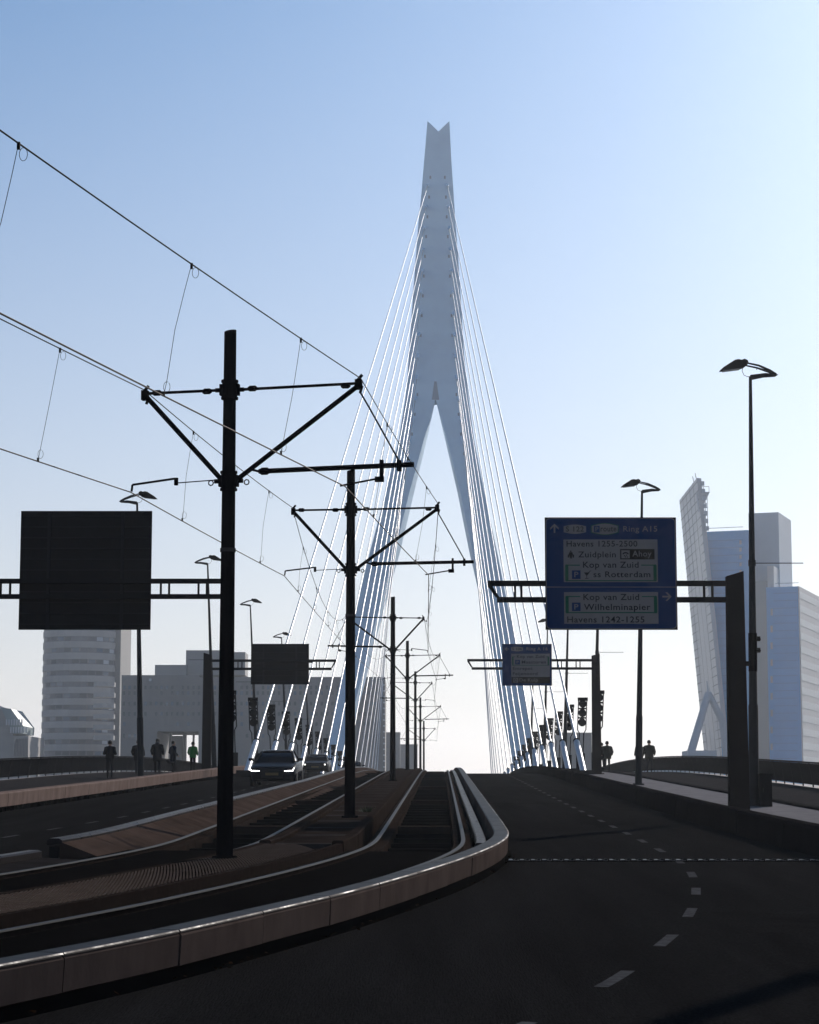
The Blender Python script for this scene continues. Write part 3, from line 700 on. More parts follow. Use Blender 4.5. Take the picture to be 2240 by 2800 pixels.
def bracket(xa, xb, z0, z1, gx0, gx1, th, parent, y):
    """green bracket round a destination: thick ends, thin top stubs and a bottom line"""
    g = 'sign_green'
    rect('green_bar', xa, xa + th, z0, z1, g, parent, y, r=th * .45); rect('green_bar', xb - th, xb, z0, z1, g, parent, y, r=th * .45)
    rect('green_line', xa + th * .5, xb - th * .5, z0 + .006, z0 + .03, g, parent, y)
    rect('green_line', xa + th * .5, gx0, z1 - .03, z1 - .006, g, parent, y); rect('green_line', gx1, xb - th * .5, z1 - .03, z1 - .006, g, parent, y)

def gantry(label, Y, xp, zp, xtip, zb0, zb1, ztop, sg, frames, group):
    """post at xp, beam to xtip; zb0/zb1 chord heights (world)"""
    t = thing('sign_gantry', label, 'sign gantry', (xp, Y, zp), 0, group)
    w0, w1 = .235, .2; H = ztop - zp
    mb = MB(); mb.hexa([(-w0, -.17, 0), (w0, -.17, 0), (w0, .17, 0), (-w0, .17, 0)], [(-w1, -.14, H - (.12 if sg > 0 else 0)), (w1, -.14, H - (0 if sg > 0 else .12)), (w1, .14, H - (0 if sg > 0 else .12)), (-w1, .14, H - (.12 if sg > 0 else 0))]); mb.build('post', 'post_brown', t)
    MB().box((0, 0, .02), (.7, .55, .05)).build('base_plate', 'post_brown', t)
    xt = xtip - xp; d = .062; e = sg * .22
    for z, xe in ((zb1, xt), (zb0, xt + e)):
        MB().box(((xe - sg * w1 * .8) / 2, 0, z - zp), (abs(xe + sg * w1 * .8), .13, 2 * d)).build('chord', 'dark_steel', t)
    MB().hexa([(xt + e - .03, -.06, zb0 - zp + d), (xt + e + .05, -.06, zb0 - zp + d), (xt + e + .05, .06, zb0 - zp + d), (xt + e - .03, .06, zb0 - zp + d)],
              [(xt, -.06, zb1 - zp - d), (xt + .1 * sg, -.06, zb1 - zp - d), (xt + .1 * sg, .06, zb1 - zp - d), (xt, .06, zb1 - zp - d)]).build('end_brace', 'dark_steel', t)
    for x in frames: MB().box((x - xp, 0, (zb0 + zb1) / 2 - zp), (.05, .09, zb1 - zb0 - 2 * d)).build('web_post', 'dark_steel', t)
    return t
def board(parent, x0, x1, z0, z1, y, front, origin):
    """sign plate; front=True: the face looks at the viewer"""
    e = bpy.data.objects.new('sign_board', None)
    px, py, pz = origin
    mb = MB(); mb.box(((x0 + x1) / 2 - px, y, (z0 + z1) / 2 - pz), (x1 - x0, .05, z1 - z0)); o = mb.build('sign_board', 'sign_back' , parent)
    return o

# near right gantry and its big blue board
Y = 52.0; zp = zr(Y) + .14; kk = 52.0 / 58.6; xp = 8.72 * kk
t = gantry('brown gantry post with beam carrying the large blue direction sign, near right', Y, xp, zp, 2.1 * kk, 5.44 * kk + EYE, 5.88 * kk + EYE, 6.2 * kk + EYE, 1,
           [q * kk for q in (2.83, 3.0, 7.9, 8.12)], 'sign gantries over the road')
SW, SH = 3.52 * kk, 3.02 * kk; X0, Z1 = 3.63 * kk, 7.64 * kk + EYE
sg_ = thing('direction_sign', 'large blue direction sign listing Havens, Zuidplein, Ahoy and Kop van Zuid', 'road sign', (X0, Y - .16, Z1 - SH))
MB().box((SW / 2, 0, SH / 2), (SW, .05, SH)).build('board', 'sign_back', sg_)
for xx in (.6, 2.5): MB().box((xx, .055, SH / 2), (.08, .06, SH * .95)).build('stiffener', 'galv', sg_)
f0 = -.026
rect('face', .02, SW - .02, .02, SH - .02, 'sign_white', sg_, f0, .003, r=.09)
rect('face', .035, SW - .035, .035, SH - .035, 'sign_blue', sg_, f0 - .003, .003, r=.08)
f1 = f0 - .0065; f2 = f1 - .005; f3 = f2 - .005
def cx(c, cy=700): return (c - 178 - 12 * (cy - 140) / 1148) / 1350 * SW
def cz(cy): return SH - (cy - 138) / 1150 * SH
def box_(nm, a, b, c, d, m, y, r=0): return rect(nm, cx(a, (b + d) / 2), cx(c, (b + d) / 2), cz(d), cz(b), m, sg_, y, r=r)
def txt(s, a, c, base, top, m, y): return text(s, cx(a, base), cx(c, base), (cz(base) + cz(top)) / 2, cz(top) - cz(base), m, sg_, y, .012)
arrow(cx(278, 250), cz(251), .22, 0, sg_, f1)
shield('route_shield', cx(372, 260), cx(603, 260), cz(308), cz(213), 'sign_white', sg_, f1, .04)
txt('S 122', 395, 580, 284, 232, 'sign_print', f2)
shield('route_shield', cx(652, 258), cx(938, 258), cz(322), cz(196), 'sign_green', sg_, f1, .06)
shield('route_shield', cx(662, 258), cx(928, 258), cz(314), cz(204), 'sign_white', sg_, f2, .055)
box_('parking_square', 684, 226, 742, 294, 'sign_blue', f3); txt('P', 698, 730, 283, 236, 'sign_white', f3 - .005); txt('route', 752, 915, 283, 226, 'sign_print', f3)
txt('Ring A15', 985, 1335, 284, 228, 'sign_white', f2)
box_('white_field', 372, 366, 1338, 803, 'sign_white', f1)
txt('Havens 1255-2500', 402, 1130, 438, 380, 'sign_print', f2)
txt('Zuidplein', 522, 908, 549, 490, 'sign_print', f2)
# pictogram: figure carrying bags
mb = MB(); q = lambda a, b: (cx(a, 520), cz(b))
for pl in ([(438, 480), (452, 480), (454, 494), (436, 494)], [(430, 497), (462, 497), (468, 520), (424, 520)], [(428, 520), (464, 520), (456, 556), (436, 556)], [(414, 522), (428, 520), (428, 552), (414, 552)], [(464, 520), (479, 522), (479, 552), (464, 552)], [(438, 550), (444, 550), (442, 566), (438, 566)], [(450, 550), (456, 550), (458, 566), (452, 566)]):
    mb.prism([q(*p) for p in pl], f2 - .003, f2)
mb.build('pictogram', 'sign_print', sg_)
box_('brown_field', 952, 465, 1305, 570, 'sign_brown', f2); box_('icon_square', 965, 478, 1050, 559, 'sign_white', f3)
mb = MB()
arc = [(1008 + 34 * math.cos(R(a)), 520 - 24 * math.sin(R(a))) for a in range(10, 171, 20)] + [(1008 + 24 * math.cos(R(a)), 524 - 14 * math.sin(R(a))) for a in range(170, 9, -20)]
for k in range(8): mb.prism([q(*arc[k]), q(*arc[k + 1]), q(*arc[16 - k]), q(*arc[17 - k])], f3 - .008, f3 - .005)
for a, b in ((990, 528), (1012, 522), (1002, 540), (1022, 541)): mb.prism([q(a, b), q(a + 12, b), q(a + 12, b + 11), q(a, b + 11)], f3 - .008, f3 - .005)
mb.build('pictogram', 'sign_print', sg_)
txt('Ahoy', 1078, 1275, 540, 482, 'sign_white', f3)
txt('Kop van Zuid', 572, 1142, 655, 594, 'sign_print', f2)
bracket(cx(388), cx(1326), cz(796), cz(622), cx(540), cx(1170), .075, sg_, f2)
box_('parking_square', 458, 683, 546, 771, 'sign_blue', f2); txt('P', 482, 524, 752, 698, 'sign_white', f3)
mb = MB(); q = lambda a, b: (cx(a, 730), cz(b))
for pl in ([(580, 704), (640, 704), (612, 738), (606, 738)], [(606, 736), (612, 736), (612, 764), (606, 764)], [(592, 762), (627, 762), (627, 768), (592, 768)], [(622, 708), (640, 688), (655, 686), (655, 691), (643, 693), (628, 710)]): mb.prism([q(*p) for p in pl], f2 - .003, f2)
mb.build('pictogram', 'sign_print', sg_)
txt('ss Rotterdam', 678, 1262, 752, 694, 'sign_print', f2)
box_('divider', 196, 850, 1530, 857, 'sign_white', f1)
box_('white_field', 378, 905, 1342, 1228, 'sign_white', f1)
txt('Kop van Zuid', 575, 1146, 985, 924, 'sign_print', f2)
bracket(cx(392, 1030), cx(1330, 1030), cz(1122), cz(943), cx(545, 1030), cx(1175, 1030), .075, sg_, f2)
box_('parking_square', 458, 1012, 546, 1099, 'sign_blue', f2); txt('P', 482, 524, 1082, 1028, 'sign_white', f3)
txt('Wilhelminapier', 580, 1262, 1087, 1026, 'sign_print', f2); txt('Havens 1242-1255', 410, 1200, 1214, 1154, 'sign_print', f2)
arrow(cx(1431, 950), cz(951), .22, -math.pi / 2, sg_, f1)

# far right gantry with the smaller board
Y = 112.0; zp = zr(Y) + .14; xp = 9.5
gantry('brown gantry post with beam carrying the smaller blue sign, far right', Y, xp, zp, 2.95, 6.88 + EYE, 7.3 + EYE, 7.65 + EYE, 1, (7.55, 7.75, 8.5, 8.7), 'sign gantries over the road')
SW2, SH2 = 2.52, 2.12; X0, Z1 = 4.73, 8.12 + EYE
sg_ = thing('direction_sign', 'smaller blue direction sign listing Maastoren, Entrepot, Feijenoord and De Kuip', 'road sign', (X0, Y - .16, Z1 - SH2))
MB().box((SW2 / 2, 0, SH2 / 2), (SW2, .05, SH2)).build('board', 'sign_back', sg_)
rect('face', .02, SW2 - .02, .02, SH2 - .02, 'sign_blue', sg_, f0, .003, r=.06)
cx = lambda c, cy=0: (c - 283) / 1038 * SW2
cz = lambda cy: SH2 - (cy - 178) / 870 * SH2
arrow(cx(378), cz(283), .2, math.pi / 2, sg_, f1)
shield('route_shield', cx(468), cx(718), cz(332), cz(236), 'sign_white', sg_, f1, .04); txt('S 106', 492, 695, 308, 255, 'sign_print', f2)
txt('Ring A 16', 790, 1235, 312, 248, 'sign_white', f2)
box_('white_field', 468, 382, 1280, 868, 'sign_white', f1)
txt('Kop van Zuid', 588, 1165, 470, 410, 'sign_print', f2); bracket(cx(488), cx(1262), cz(632), cz(440), cx(560), cx(1205), .07, sg_, f2)
box_('parking_square', 552, 512, 655, 608, 'sign_blue', f2); txt('P', 580, 626, 588, 532, 'sign_white', f3); txt('Maastoren', 690, 1195, 588, 525, 'sign_print', f2)
txt('Entrepot', 500, 918, 722, 660, 'sign_print', f2); txt('Feijenoord', 500, 1018, 830, 768, 'sign_print', f2)
box_('brown_field', 475, 870, 1280, 1000, 'sign_brown', f1); box_('icon_square', 508, 888, 610, 985, 'sign_white', f2)
mb = MB(); q = lambda a, b: (cx(a), cz(b)); 
o_ = [(558 + 36 * math.cos(R(a)), 936 + 36 * math.sin(R(a))) for a in range(0, 360, 30)]; i_ = [(558 + 24 * math.cos(R(a)), 936 + 24 * math.sin(R(a))) for a in range(0, 360, 30)]
for k in range(12): mb.prism([q(*o_[k]), q(*o_[(k + 1) % 12]), q(*i_[(k + 1) % 12]), q(*i_[k])], f3 - .003, f3)
mb.prism([q(545, 926), q(552, 920), q(574, 946), q(567, 952)], f3 - .003, f3); mb.build('pictogram', 'sign_print', sg_)
txt('De Kuip', 640, 1025, 962, 898, 'sign_white', f2)

# the two boards seen from behind, left
def back_board(label, Y, x0, x1, z0, z1, ribs):
    t = thing('direction_sign', label, 'road sign', (x0, Y + .16, z0))
    w_, h = x1 - x0, z1 - z0
    MB().box((w_ / 2, 0, h / 2), (w_, .05, h)).build('board', 'sign_back', t)
    for k in range(ribs): MB().box((w_ / 2, -.04, h * (k + .5) / ribs), (w_ * .985, .03, .035)).build('rib', 'sign_rib', t)
    for f in (.22, .78): MB().box((w_ * f, -.055, h / 2), (.09, .055, h * .99)).build('stiffener', 'sign_rib', t)
Y = 58.0; zp = zr(Y) + .12
gantry('gantry beam reaching over the left carriageway behind the nearest mast', Y, -11.5, zp, -4.78, 5.47 + EYE, 5.88 + EYE, 6.2 + EYE, -1, (-10.85, -10.6, -6.6, -6.38, -5.6, -5.38), 'sign gantries over the road')
back_board('large dark sign board seen from behind, upper left', Y, -10.38, -6.88, 4.6 + EYE, 7.78 + EYE, 11)
Y = 112.0; zp = zr(Y) + .12
gantry('brown gantry post with beam over the far left carriageway', Y, -10.3, zp, -3.75, 6.86 + EYE, 7.28 + EYE, 7.68 + EYE, -1, (-9.45, -9.25, -8.75, -8.55, -4.75, -4.6), 'sign gantries over the road')
back_board('smaller dark sign board seen from behind, beyond the nearest mast', Y, -8.1, -5.14, 6.08 + EYE, 8.15 + EYE, 7)

# ------------------------------------------------------------------ cars
def make_car(label, x, Y, paint, lights, rz=0.0, h=1.0):
    sl_ = math.atan((zr(Y + 1.4) - zr(Y - 1.4)) / 2.8)
    t = thing('parked_car', label, 'car', (x, Y, zr(Y) + .004), rz, 'cars on the left carriageway'); t.name = 'car'
    t.rotation_euler = (sl_, 0, rz)
    st = [(-2.46, .34, .60, .70), (-2.40, .26, .70, .82), (-2.2, .2, .77, .91), (-1.7, .19, .86, .945), (-1.0, .19, .96, .95), (0, .19, .99, .95), (1.3, .19, 1.0, .945), (2.0, .22, 1.02, .91), (2.35, .3, .98, .85), (2.45, .42, .86, .76)]
    rings = []
    for y, zb, zt, hw in st:
        zm = (zb + zt) / 2
        half = [(0, zt + .025), (hw * .55, zt + .02), (hw * .84, zt - .01), (hw * .97, zt - .11), (hw, zm), (hw * .985, zb + .1), (hw * .9, zb + .01), (hw * .5, zb)]
        rings.append([Vector((a, y, b)) for a, b in half] + [Vector((0, y, zb))] + [Vector((-a, y, b)) for a, b in reversed(half[1:])])
    MB().rings(rings).build('body', paint, t, smooth=True)
    gs = [(-1.02, .97, .98, .80, .80), (-.15, .98, 1.37, .83, .62), (.55, .98, 1.425 * h, .84, .63), (1.2, .98, 1.37, .83, .60), (2.05, 1.0, 1.03, .76, .62)]
    rings = []
    for y, zb, zt, wb, wt in gs: rings.append([Vector(p) for p in ((-wb, y, zb), (wb, y, zb), (wb * .99, y, zb + .02), (wt, y, zt - .03), (wt * .85, y, zt), (-wt * .85, y, zt), (-wt, y, zt - .03), (-wb * .99, y, zb + .02))])
    MB().rings(rings).build('window', 'glass_dark', t, smooth=True)
    mb = MB(); rr = [(-.2, 1.372, .60), (.1, 1.405, .61), (.55, 1.437 * h, .61), (1.0, 1.405, .59), (1.3, 1.35, .57)]
    mb.rings([[Vector((-a, y, z - .012)), Vector((a, y, z - .012)), Vector((a * .8, y, z + .012)), Vector((-a * .8, y, z + .012))] for y, z, a in rr]); mb.build('roof', paint, t, smooth=True)
    for s in (-1, 1):
        MB().tube([(s * .80, -1.0, .99), (s * .63, -.16, 1.36)], .035, 6).build('pillar', paint, t)
        MB().tube([(s * .85, .55, .99), (s * .64, .5, 1.4)], .03, 6).build('pillar', paint, t)
        mb = MB(); mb.tube([(s * .86, -.62, 1.0), (s * .98, -.64, 1.03)], .025, 6); mb.rings([[Vector((s * (1.0 + a), -.64 + yy, 1.06 + z)) for a, z in ((-.1, -.06), (.1, -.05), (.11, .05), (-.09, .07))] for yy in (-.06, .05)]); mb.build('mirror', paint, t)
        MB().prism([(s * a, z) for a, z in ((.52, .60), (.86, .64), (.9, .74), (.80, .76), (.55, .68))], -2.435, -2.2).build('headlamp', 'glass_dark', t)
        if lights == 'drl':
            MB().prism([(s * a, z) for a, z in ((.50, .605), (.84, .618), (.895, .74), (.87, .74), (.82, .645), (.50, .632))], -2.455, -2.3).build('daytime_light', 'drl', t)
        else:
            MB().tube([(s * .7, -2.45, .66), (s * .7, -2.33, .66)], .05, 10).build('daytime_light', 'headlamp', t)
        for yy in (-1.5, 1.42):
            c = Vector((s * .80, yy, .34)); wl = MB(); wl.tube([c, c + Vector((s * .14, 0, 0))], [.34, .34], 18); wo = wl.build('wheel', 'rubber', t)
            MB().tube([c + Vector((s * .13, 0, 0)), c + Vector((s * .152, 0, 0))], [.23, .22], 14).build('rim', 'rim', wo)
    MB().prism([(-.42, .34), (.42, .34), (.5, .62), (-.5, .62)], -2.475, -2.42).build('grille', 'rubber', t)
    MB().box((0, -2.478, .5), (.52, .012, .11)).build('number_plate', 'plate_yellow', t)
    return t
make_car('black car with bright angular running lights, nearest on the left carriageway', -5.42, 90.5, 'car_black', 'drl', R(-1.5))
make_car('dark grey car with round lamps following behind the black car', -6.62, 158, 'car_grey', 'round', R(-1))
make_car('dark car half hidden behind the second mast, third in the line', -4.85, 186, 'car_black', 'round', R(-1))
make_car('dark car at the crest, last in the line of cars', -3.85, 214, 'car_grey', 'round', R(-1))

# ------------------------------------------------------------------ people
def skin_mesh(verts, edges, radii, name, sub=2):
    me = bpy.data.meshes.new(name); me.from_pydata(verts, edges, []); o = bpy.data.objects.new(name + '_tmp', me); COL.objects.link(o)
    o.modifiers.new('skin', 'SKIN'); o.modifiers.new('sub', 'SUBSURF').levels = sub; o.modifiers['sub'].render_levels = sub
    for i, r in enumerate(radii):
        me.skin_vertices[0].data[i].radius = r if isinstance(r, tuple) else (r, r); me.skin_vertices[0].data[i].use_root = (i == 0)
    dg = bpy.context.evaluated_depsgraph_get(); out = bpy.data.meshes.new_from_object(o.evaluated_get(dg)); bpy.data.objects.remove(o); return out
def person(label, x, Y, zb, h, rz, top, legs, stride=.25, bend=.35, coat=None, hood=False, hat=None, wide=1.0):
    t = thing('person', label, 'person', (x, Y, zb), rz, None); k = h / 1.75
    f = stride
    J = {'pel': (0, 0, .96), 'spi': (0, .01, 1.15), 'che': (0, .0, 1.33), 'nec': (0, .0, 1.47), 'hea': (0, .02, 1.56), 'hed': (0, .03, 1.64), 'top': (0, .02, 1.70),
         'shl': (-.175 * wide, 0, 1.40), 'ell': (-.25 * wide, -.05 - bend * .1, 1.13), 'wrl': (-.24 * wide, .05 + bend * .35, .92 + bend * .25),
         'shr': (.175 * wide, 0, 1.40), 'elr': (.25 * wide, -.05 - bend * .1, 1.13), 'wrr': (.24 * wide, .03 + bend * .35, .92 + bend * .22),
         'hil': (-.09, 0, .90), 'knl': (-.10, f * .5, .50), 'anl': (-.10, f * .45, .09), 'tol': (-.11, f * .45 + .16, .035),
         'hir': (.09, 0, .90), 'knr': (.10, -f * .15, .50), 'anr': (.10, -f * .8, .09 + f * .15), 'tor': (.11, -f * .8 + .15, .035 + f * .06)}
    ids = list(J); E = [('pel', 'spi'), ('spi', 'che'), ('che', 'nec'), ('nec', 'hea'), ('hea', 'hed'), ('hed', 'top'), ('che', 'shl'), ('shl', 'ell'), ('ell', 'wrl'), ('che', 'shr'), ('shr', 'elr'), ('elr', 'wrr'),
                       ('pel', 'hil'), ('hil', 'knl'), ('knl', 'anl'), ('anl', 'tol'), ('pel', 'hir'), ('hir', 'knr'), ('knr', 'anr'), ('anr', 'tor')]
    Rd = dict(pel=(.15 * wide, .11), spi=(.135 * wide, .1), che=(.15 * wide, .11), nec=.055, hea=.085, hed=.095, top=.06, shl=.075, ell=.052, wrl=.035, shr=.075, elr=.052, wrr=.035, hil=.095, knl=.065, anl=.042, tol=.035, hir=.095, knr=.065, anr=.042, tor=.035)
    me = skin_mesh([Vector(J[i]) * k for i in ids], [(ids.index(a), ids.index(b)) for a, b in E], [tuple(q * k for q in Rd[i]) if isinstance(Rd[i], tuple) else Rd[i] * k for i in ids], 'body')
    for m in ('skin', top, legs, 'rubber'): me.materials.append(M[m])
    for p in me.polygons:
        c = p.center / k; p.use_smooth = True
        p.material_index = 0 if c.z > 1.47 else (3 if c.z < .10 else (2 if (c.z < .95 and abs(c.x) < .2 * wide) else 1))
    b = bpy.data.objects.new('body', me); COL.objects.link(b); b.parent = t
    for s, wr, el in ((-1, 'wrl', 'ell'), (1, 'wrr', 'elr')):          # hands: palm, four fingers, thumb
        w_, d = Vector(J[wr]) * k, (Vector(J[wr]) - Vector(J[el])).normalized(); sd_ = Vector((s, 0, 0)); fw = d.cross(sd_).normalized()
        mb = MB(); mb.tube([w_ - d * .01, w_ + d * .04, w_ + d * .09], [.026, .036, .034], 8)
        for q in range(4):
            o = fw * (-.024 + .016 * q); L_ = (.07, .08, .078, .06)[q]
            mb.tube([w_ + d * .085 + o, w_ + d * (.085 + L_ * .5) + o, w_ + d * (.085 + L_ * .9) + o - sd_ * .025], [.0085, .008, .006], 5)
        mb.tube([w_ + d * .03 + fw * .03, w_ + d * .065 + fw * .055, w_ + d * .1 + fw * .06], [.011, .009, .007], 5)
        mb.build('hand', 'skin', t)
    n = 12; cap = []
    for z, r in ((1.58, .098), (1.64, .106), (1.70, .098), (1.745, .055)): cap.append([Vector((math.cos(2 * math.pi * j / n) * r * .9, .015 + math.sin(2 * math.pi * j / n) * r - .012, z)) * k for j in range(n)])
    MB().rings(cap).build('hair' if not hat else 'cap', hat or 'hair', t, smooth=True)
    fc = MB(); fc.tube([(0, .115 * k, 1.62 * k), (0, .14 * k, 1.595 * k)], [.012, .016], 6)
    for s in (-1, 1): fc.tube([(s * .09 * k, .02 * k, 1.59 * k), (s * .105 * k, .015 * k, 1.63 * k)], .018, 6); fc.tube([(s * .033 * k, .108 * k, 1.628 * k), (s * .033 * k, .122 * k, 1.628 * k)], .011, 6)
    fc.tube([(-.025 * k, .115 * k, 1.555 * k), (.025 * k, .115 * k, 1.555 * k)], .008, 5); fc.build('face', 'skin', t)
    if coat:
        m, hem = coat; rg = []
        for z, a, b_ in ((hem, .2 * wide, .16), (hem + (1.0 - hem) * .5, .2 * wide, .155), (1.05, .19 * wide, .145), (1.25, .205 * wide, .15), (1.38, .205 * wide, .135), (1.45, .13 * wide, .1), (1.49, .07, .07)):
            rg.append([Vector((math.cos(2 * math.pi * j / 14) * a, math.sin(2 * math.pi * j / 14) * b_, z)) * k for j in range(14)])
        mb = MB(); mb.rings(rg)
        for s in ('l', 'r'): mb.tube([Vector(J['sh' + s]) * k, Vector(J['el' + s]) * k, Vector(J['wr' + s]) * k], [.088 * k, .07 * k, .055 * k], 10)
        mb.build('jacket', m, t, smooth=True)
    if hood:
        MB().tube([(0, -.08 * k, 1.40 * k), (0, -.1 * k, 1.49 * k), (0, -.02 * k, 1.54 * k)], [.09, .12, .1], 10).build('hood', 'cloth_grey', t, smooth=True)
    return t
def on_path(u, v, side):
    """a pixel at someone's feet -> the point of the path they stand on"""
    Y = 60.0
    for _ in range(400):
        if pix(u, v, Y).z <= zr(Y) + .10: break
        Y += .5
    return Y
def ped(u, Y, *a, **k):
    x = pix(u, 2110, Y).x; z = zr(Y) + .102
    return person(a[0], x, Y, z, *a[1:], **k)
ped(300, 101, 'dark clad runner seen from behind on the left path', 1.74, R(3), 'cloth_black', 'cloth_black', stride=.3, bend=1.0, coat=('cloth_black', .9))
ped(377, 113, 'person half hidden behind the nearest left street lamp', 1.78, R(-2), 'cloth_black', 'cloth_navy', stride=.15, bend=.3, coat=('cloth_black', .72), wide=1.15)
ped(430, 116, 'walker in a black coat with a grey hood on the left path', 1.86, 0, 'cloth_black', 'cloth_black', stride=.1, bend=.25, coat=('cloth_black', .62), hood=True, wide=1.12)
ped(473, 118, 'walker in a long dark coat turned slightly right on the left path', 1.74, R(-50), 'cloth_navy', 'cloth_black', stride=.12, bend=.25, coat=('cloth_navy', .55))
ped(527, 122, 'person in a bright green vest on the left path', 1.73, 0, 'cloth_black', 'cloth_black', stride=.22, bend=.5, coat=('cloth_green', .85), wide=.95)
ped(1646, 128, 'person half hidden behind the far right gantry post', 1.72, R(6), 'cloth_black', 'cloth_black', stride=.1, coat=('cloth_black', .72))
ped(1661, 127, 'walker in a dark jacket right of the far right gantry post', 1.8, 0, 'cloth_olive', 'cloth_black', stride=.1, coat=('cloth_olive', .75), wide=1.15)
ped(1750, 124, 'person half hidden behind the second right street lamp', 1.74, R(4), 'cloth_black', 'cloth_black', stride=.1, coat=('cloth_black', .7))
ped(1776, 123, 'walker in an olive jacket and flat cap on the right path', 1.82, R(-6), 'cloth_olive', 'cloth_black', stride=.14, coat=('cloth_olive', .74), hat='cloth_black', wide=1.18)

# ------------------------------------------------------------------ far buildings
GZ = -14.2
def bld(name, label): return thing(name, label, 'building')
def block(parent, nm, u0, u1, vtop, Y, depth, m, vbot=None, tw=0):
    a, b = pix(u0, vtop, Y), pix(u1, vtop, Y); zb = GZ if vbot is None else pix(u0, vbot, Y).z
    mb = MB(); q = [Vector((a.x, Y, 0)), Vector((b.x, Y, 0)), Vector((b.x + tw, Y + depth, 0)), Vector((a.x + tw, Y + depth, 0))]
    mb.hexa([Vector((p.x, p.y, zb)) for p in q], [Vector((p.x, p.y, a.z)) for p in q]); return mb.build(nm, m, parent)
# round office tower
Y = 640.0; c0 = pix(206, 1500, Y); rad = (pix(311, 1900, Y).x - pix(101, 1900, Y).x) / 2
T = bld('round_tower', 'round banded office tower behind the large sign back'); zt = pix(206, 1490, Y).z
n = 40
def ring(r, z, a0=0, a1=2 * math.pi): return [Vector((c0.x + r * math.cos(q), Y + 15 + r * math.sin(q), z)) for q in np.linspace(a0, a1, n, endpoint=False)]
zf = 3.35; z = GZ; k = 0
while z < zt - 1:
    MB().rings([ring(rad * .985, z), ring(rad * .985, z + 1.5)]).build('window_band', 'b_tower_dark', T)
    MB().rings([ring(rad, z + 1.5), ring(rad, z + zf)]).build('spandrel', 'b_tower', T)
    if k > 7:                                                     # panes round the front, brighter colours for reflections on the right
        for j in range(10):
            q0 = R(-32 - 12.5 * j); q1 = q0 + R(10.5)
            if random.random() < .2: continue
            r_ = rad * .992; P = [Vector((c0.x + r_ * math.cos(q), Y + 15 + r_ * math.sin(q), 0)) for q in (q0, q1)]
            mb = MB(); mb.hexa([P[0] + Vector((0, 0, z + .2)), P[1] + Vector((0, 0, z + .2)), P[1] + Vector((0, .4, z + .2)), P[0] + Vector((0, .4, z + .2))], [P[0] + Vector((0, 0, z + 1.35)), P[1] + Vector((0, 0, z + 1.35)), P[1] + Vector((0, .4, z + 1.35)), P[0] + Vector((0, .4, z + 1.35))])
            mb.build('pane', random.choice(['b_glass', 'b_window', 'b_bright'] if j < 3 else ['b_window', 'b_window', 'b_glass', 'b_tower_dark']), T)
    z += zf; k += 1
MB().rings([ring(rad * .8, zt), ring(rad * .8, zt + 4)]).build('roof_plant', 'b_tower', T)
block(T, 'slab', 296, 333, 1620, Y + 12, 24, 'b_block')
for k in range(14): block(T, 'window', 322 - (k % 2) * 9, 326 - (k % 2) * 9, 1745 + 24 * k, Y + 11.6, .5, 'b_tower_dark', 1745 + 24 * k + 9)
# balconies on its right shoulder
for k in range(6):
    zz = pix(300, 1880 + k * 29, Y).z; mb = MB()
    mb.rings([[Vector((pix(290, 1900, Y).x + 3.2 * math.cos(q) , Y - 3 + 3.2 * math.sin(q), zz + dz)) for q in np.linspace(0, 2 * math.pi, 16, endpoint=False)] for dz in (0, 1.3)]); mb.build('balcony', 'b_tower', T)
# long dark block with passage
Y = 560.0; B = bld('long_office_block', 'long dark grey office block with a passage, behind the left cables')
block(B, 'wall', 333, 432, 1846, Y, 30, 'b_block'); block(B, 'wall', 432, 545, 1846, Y, 30, 'b_block', 2000); block(B, 'wall', 545, 1053, 1851, Y, 30, 'b_block')
block(B, 'roof_storey', 424, 510, 1818, Y + 6, 14, 'b_stone', 1846); block(B, 'roof_storey', 509, 608, 1778, Y + 9, 14, 'b_stone', 1846); block(B, 'roof_storey', 608, 671, 1783, Y + 12, 10, 'b_stone', 1846)
for a, b in ((462, 468), (500, 508), (527, 530)): block(B, 'pier', a, b, 2000, Y + 14, 3, 'k_side')
block(B, 'core', 470, 498, 2012, Y + 10, 8, 'b_block')
win = None
for r_, (v, pr) in enumerate(((1880, .8), (1895, .9), (1924, .9), (1952, .9), (1980, .3), (2012, .5))):
    for i in range(48):
        u = 340 + i * 14.6
        if random.random() > pr or (v > 1990 and 430 < u < 548): continue
        p = pix(u, v, Y); p.y -= .06
        if win is None: win = MB().box((0, 0, 0), (.62, .1, .95)).build('window', 'b_glass', B, loc=p); win2 = MB().box((0, 0, 0), (.62, .1, .95)).mesh('window', 'b_window'); continue
        c = win.copy(); COL.objects.link(c); c.parent = B; c.location = p
        if random.random() < .72: c.data = win2
for u in (383, 411): p = pix(u, 1859, Y); MB().tube([p + Vector((0, -.15, 0)), p + Vector((0, .3, 0))], .36, 12).build('sky_disc', 'b_bright', B)  # pale discs paint the sky seen through round parapet openings
for i in range(30): p = pix(1050.5, 1865 + i * 8, Y); MB().box((p.x, Y - .2, p.z), (.5, .5, .35)).build('balcony', 'b_bright', B) if i % 2 else None
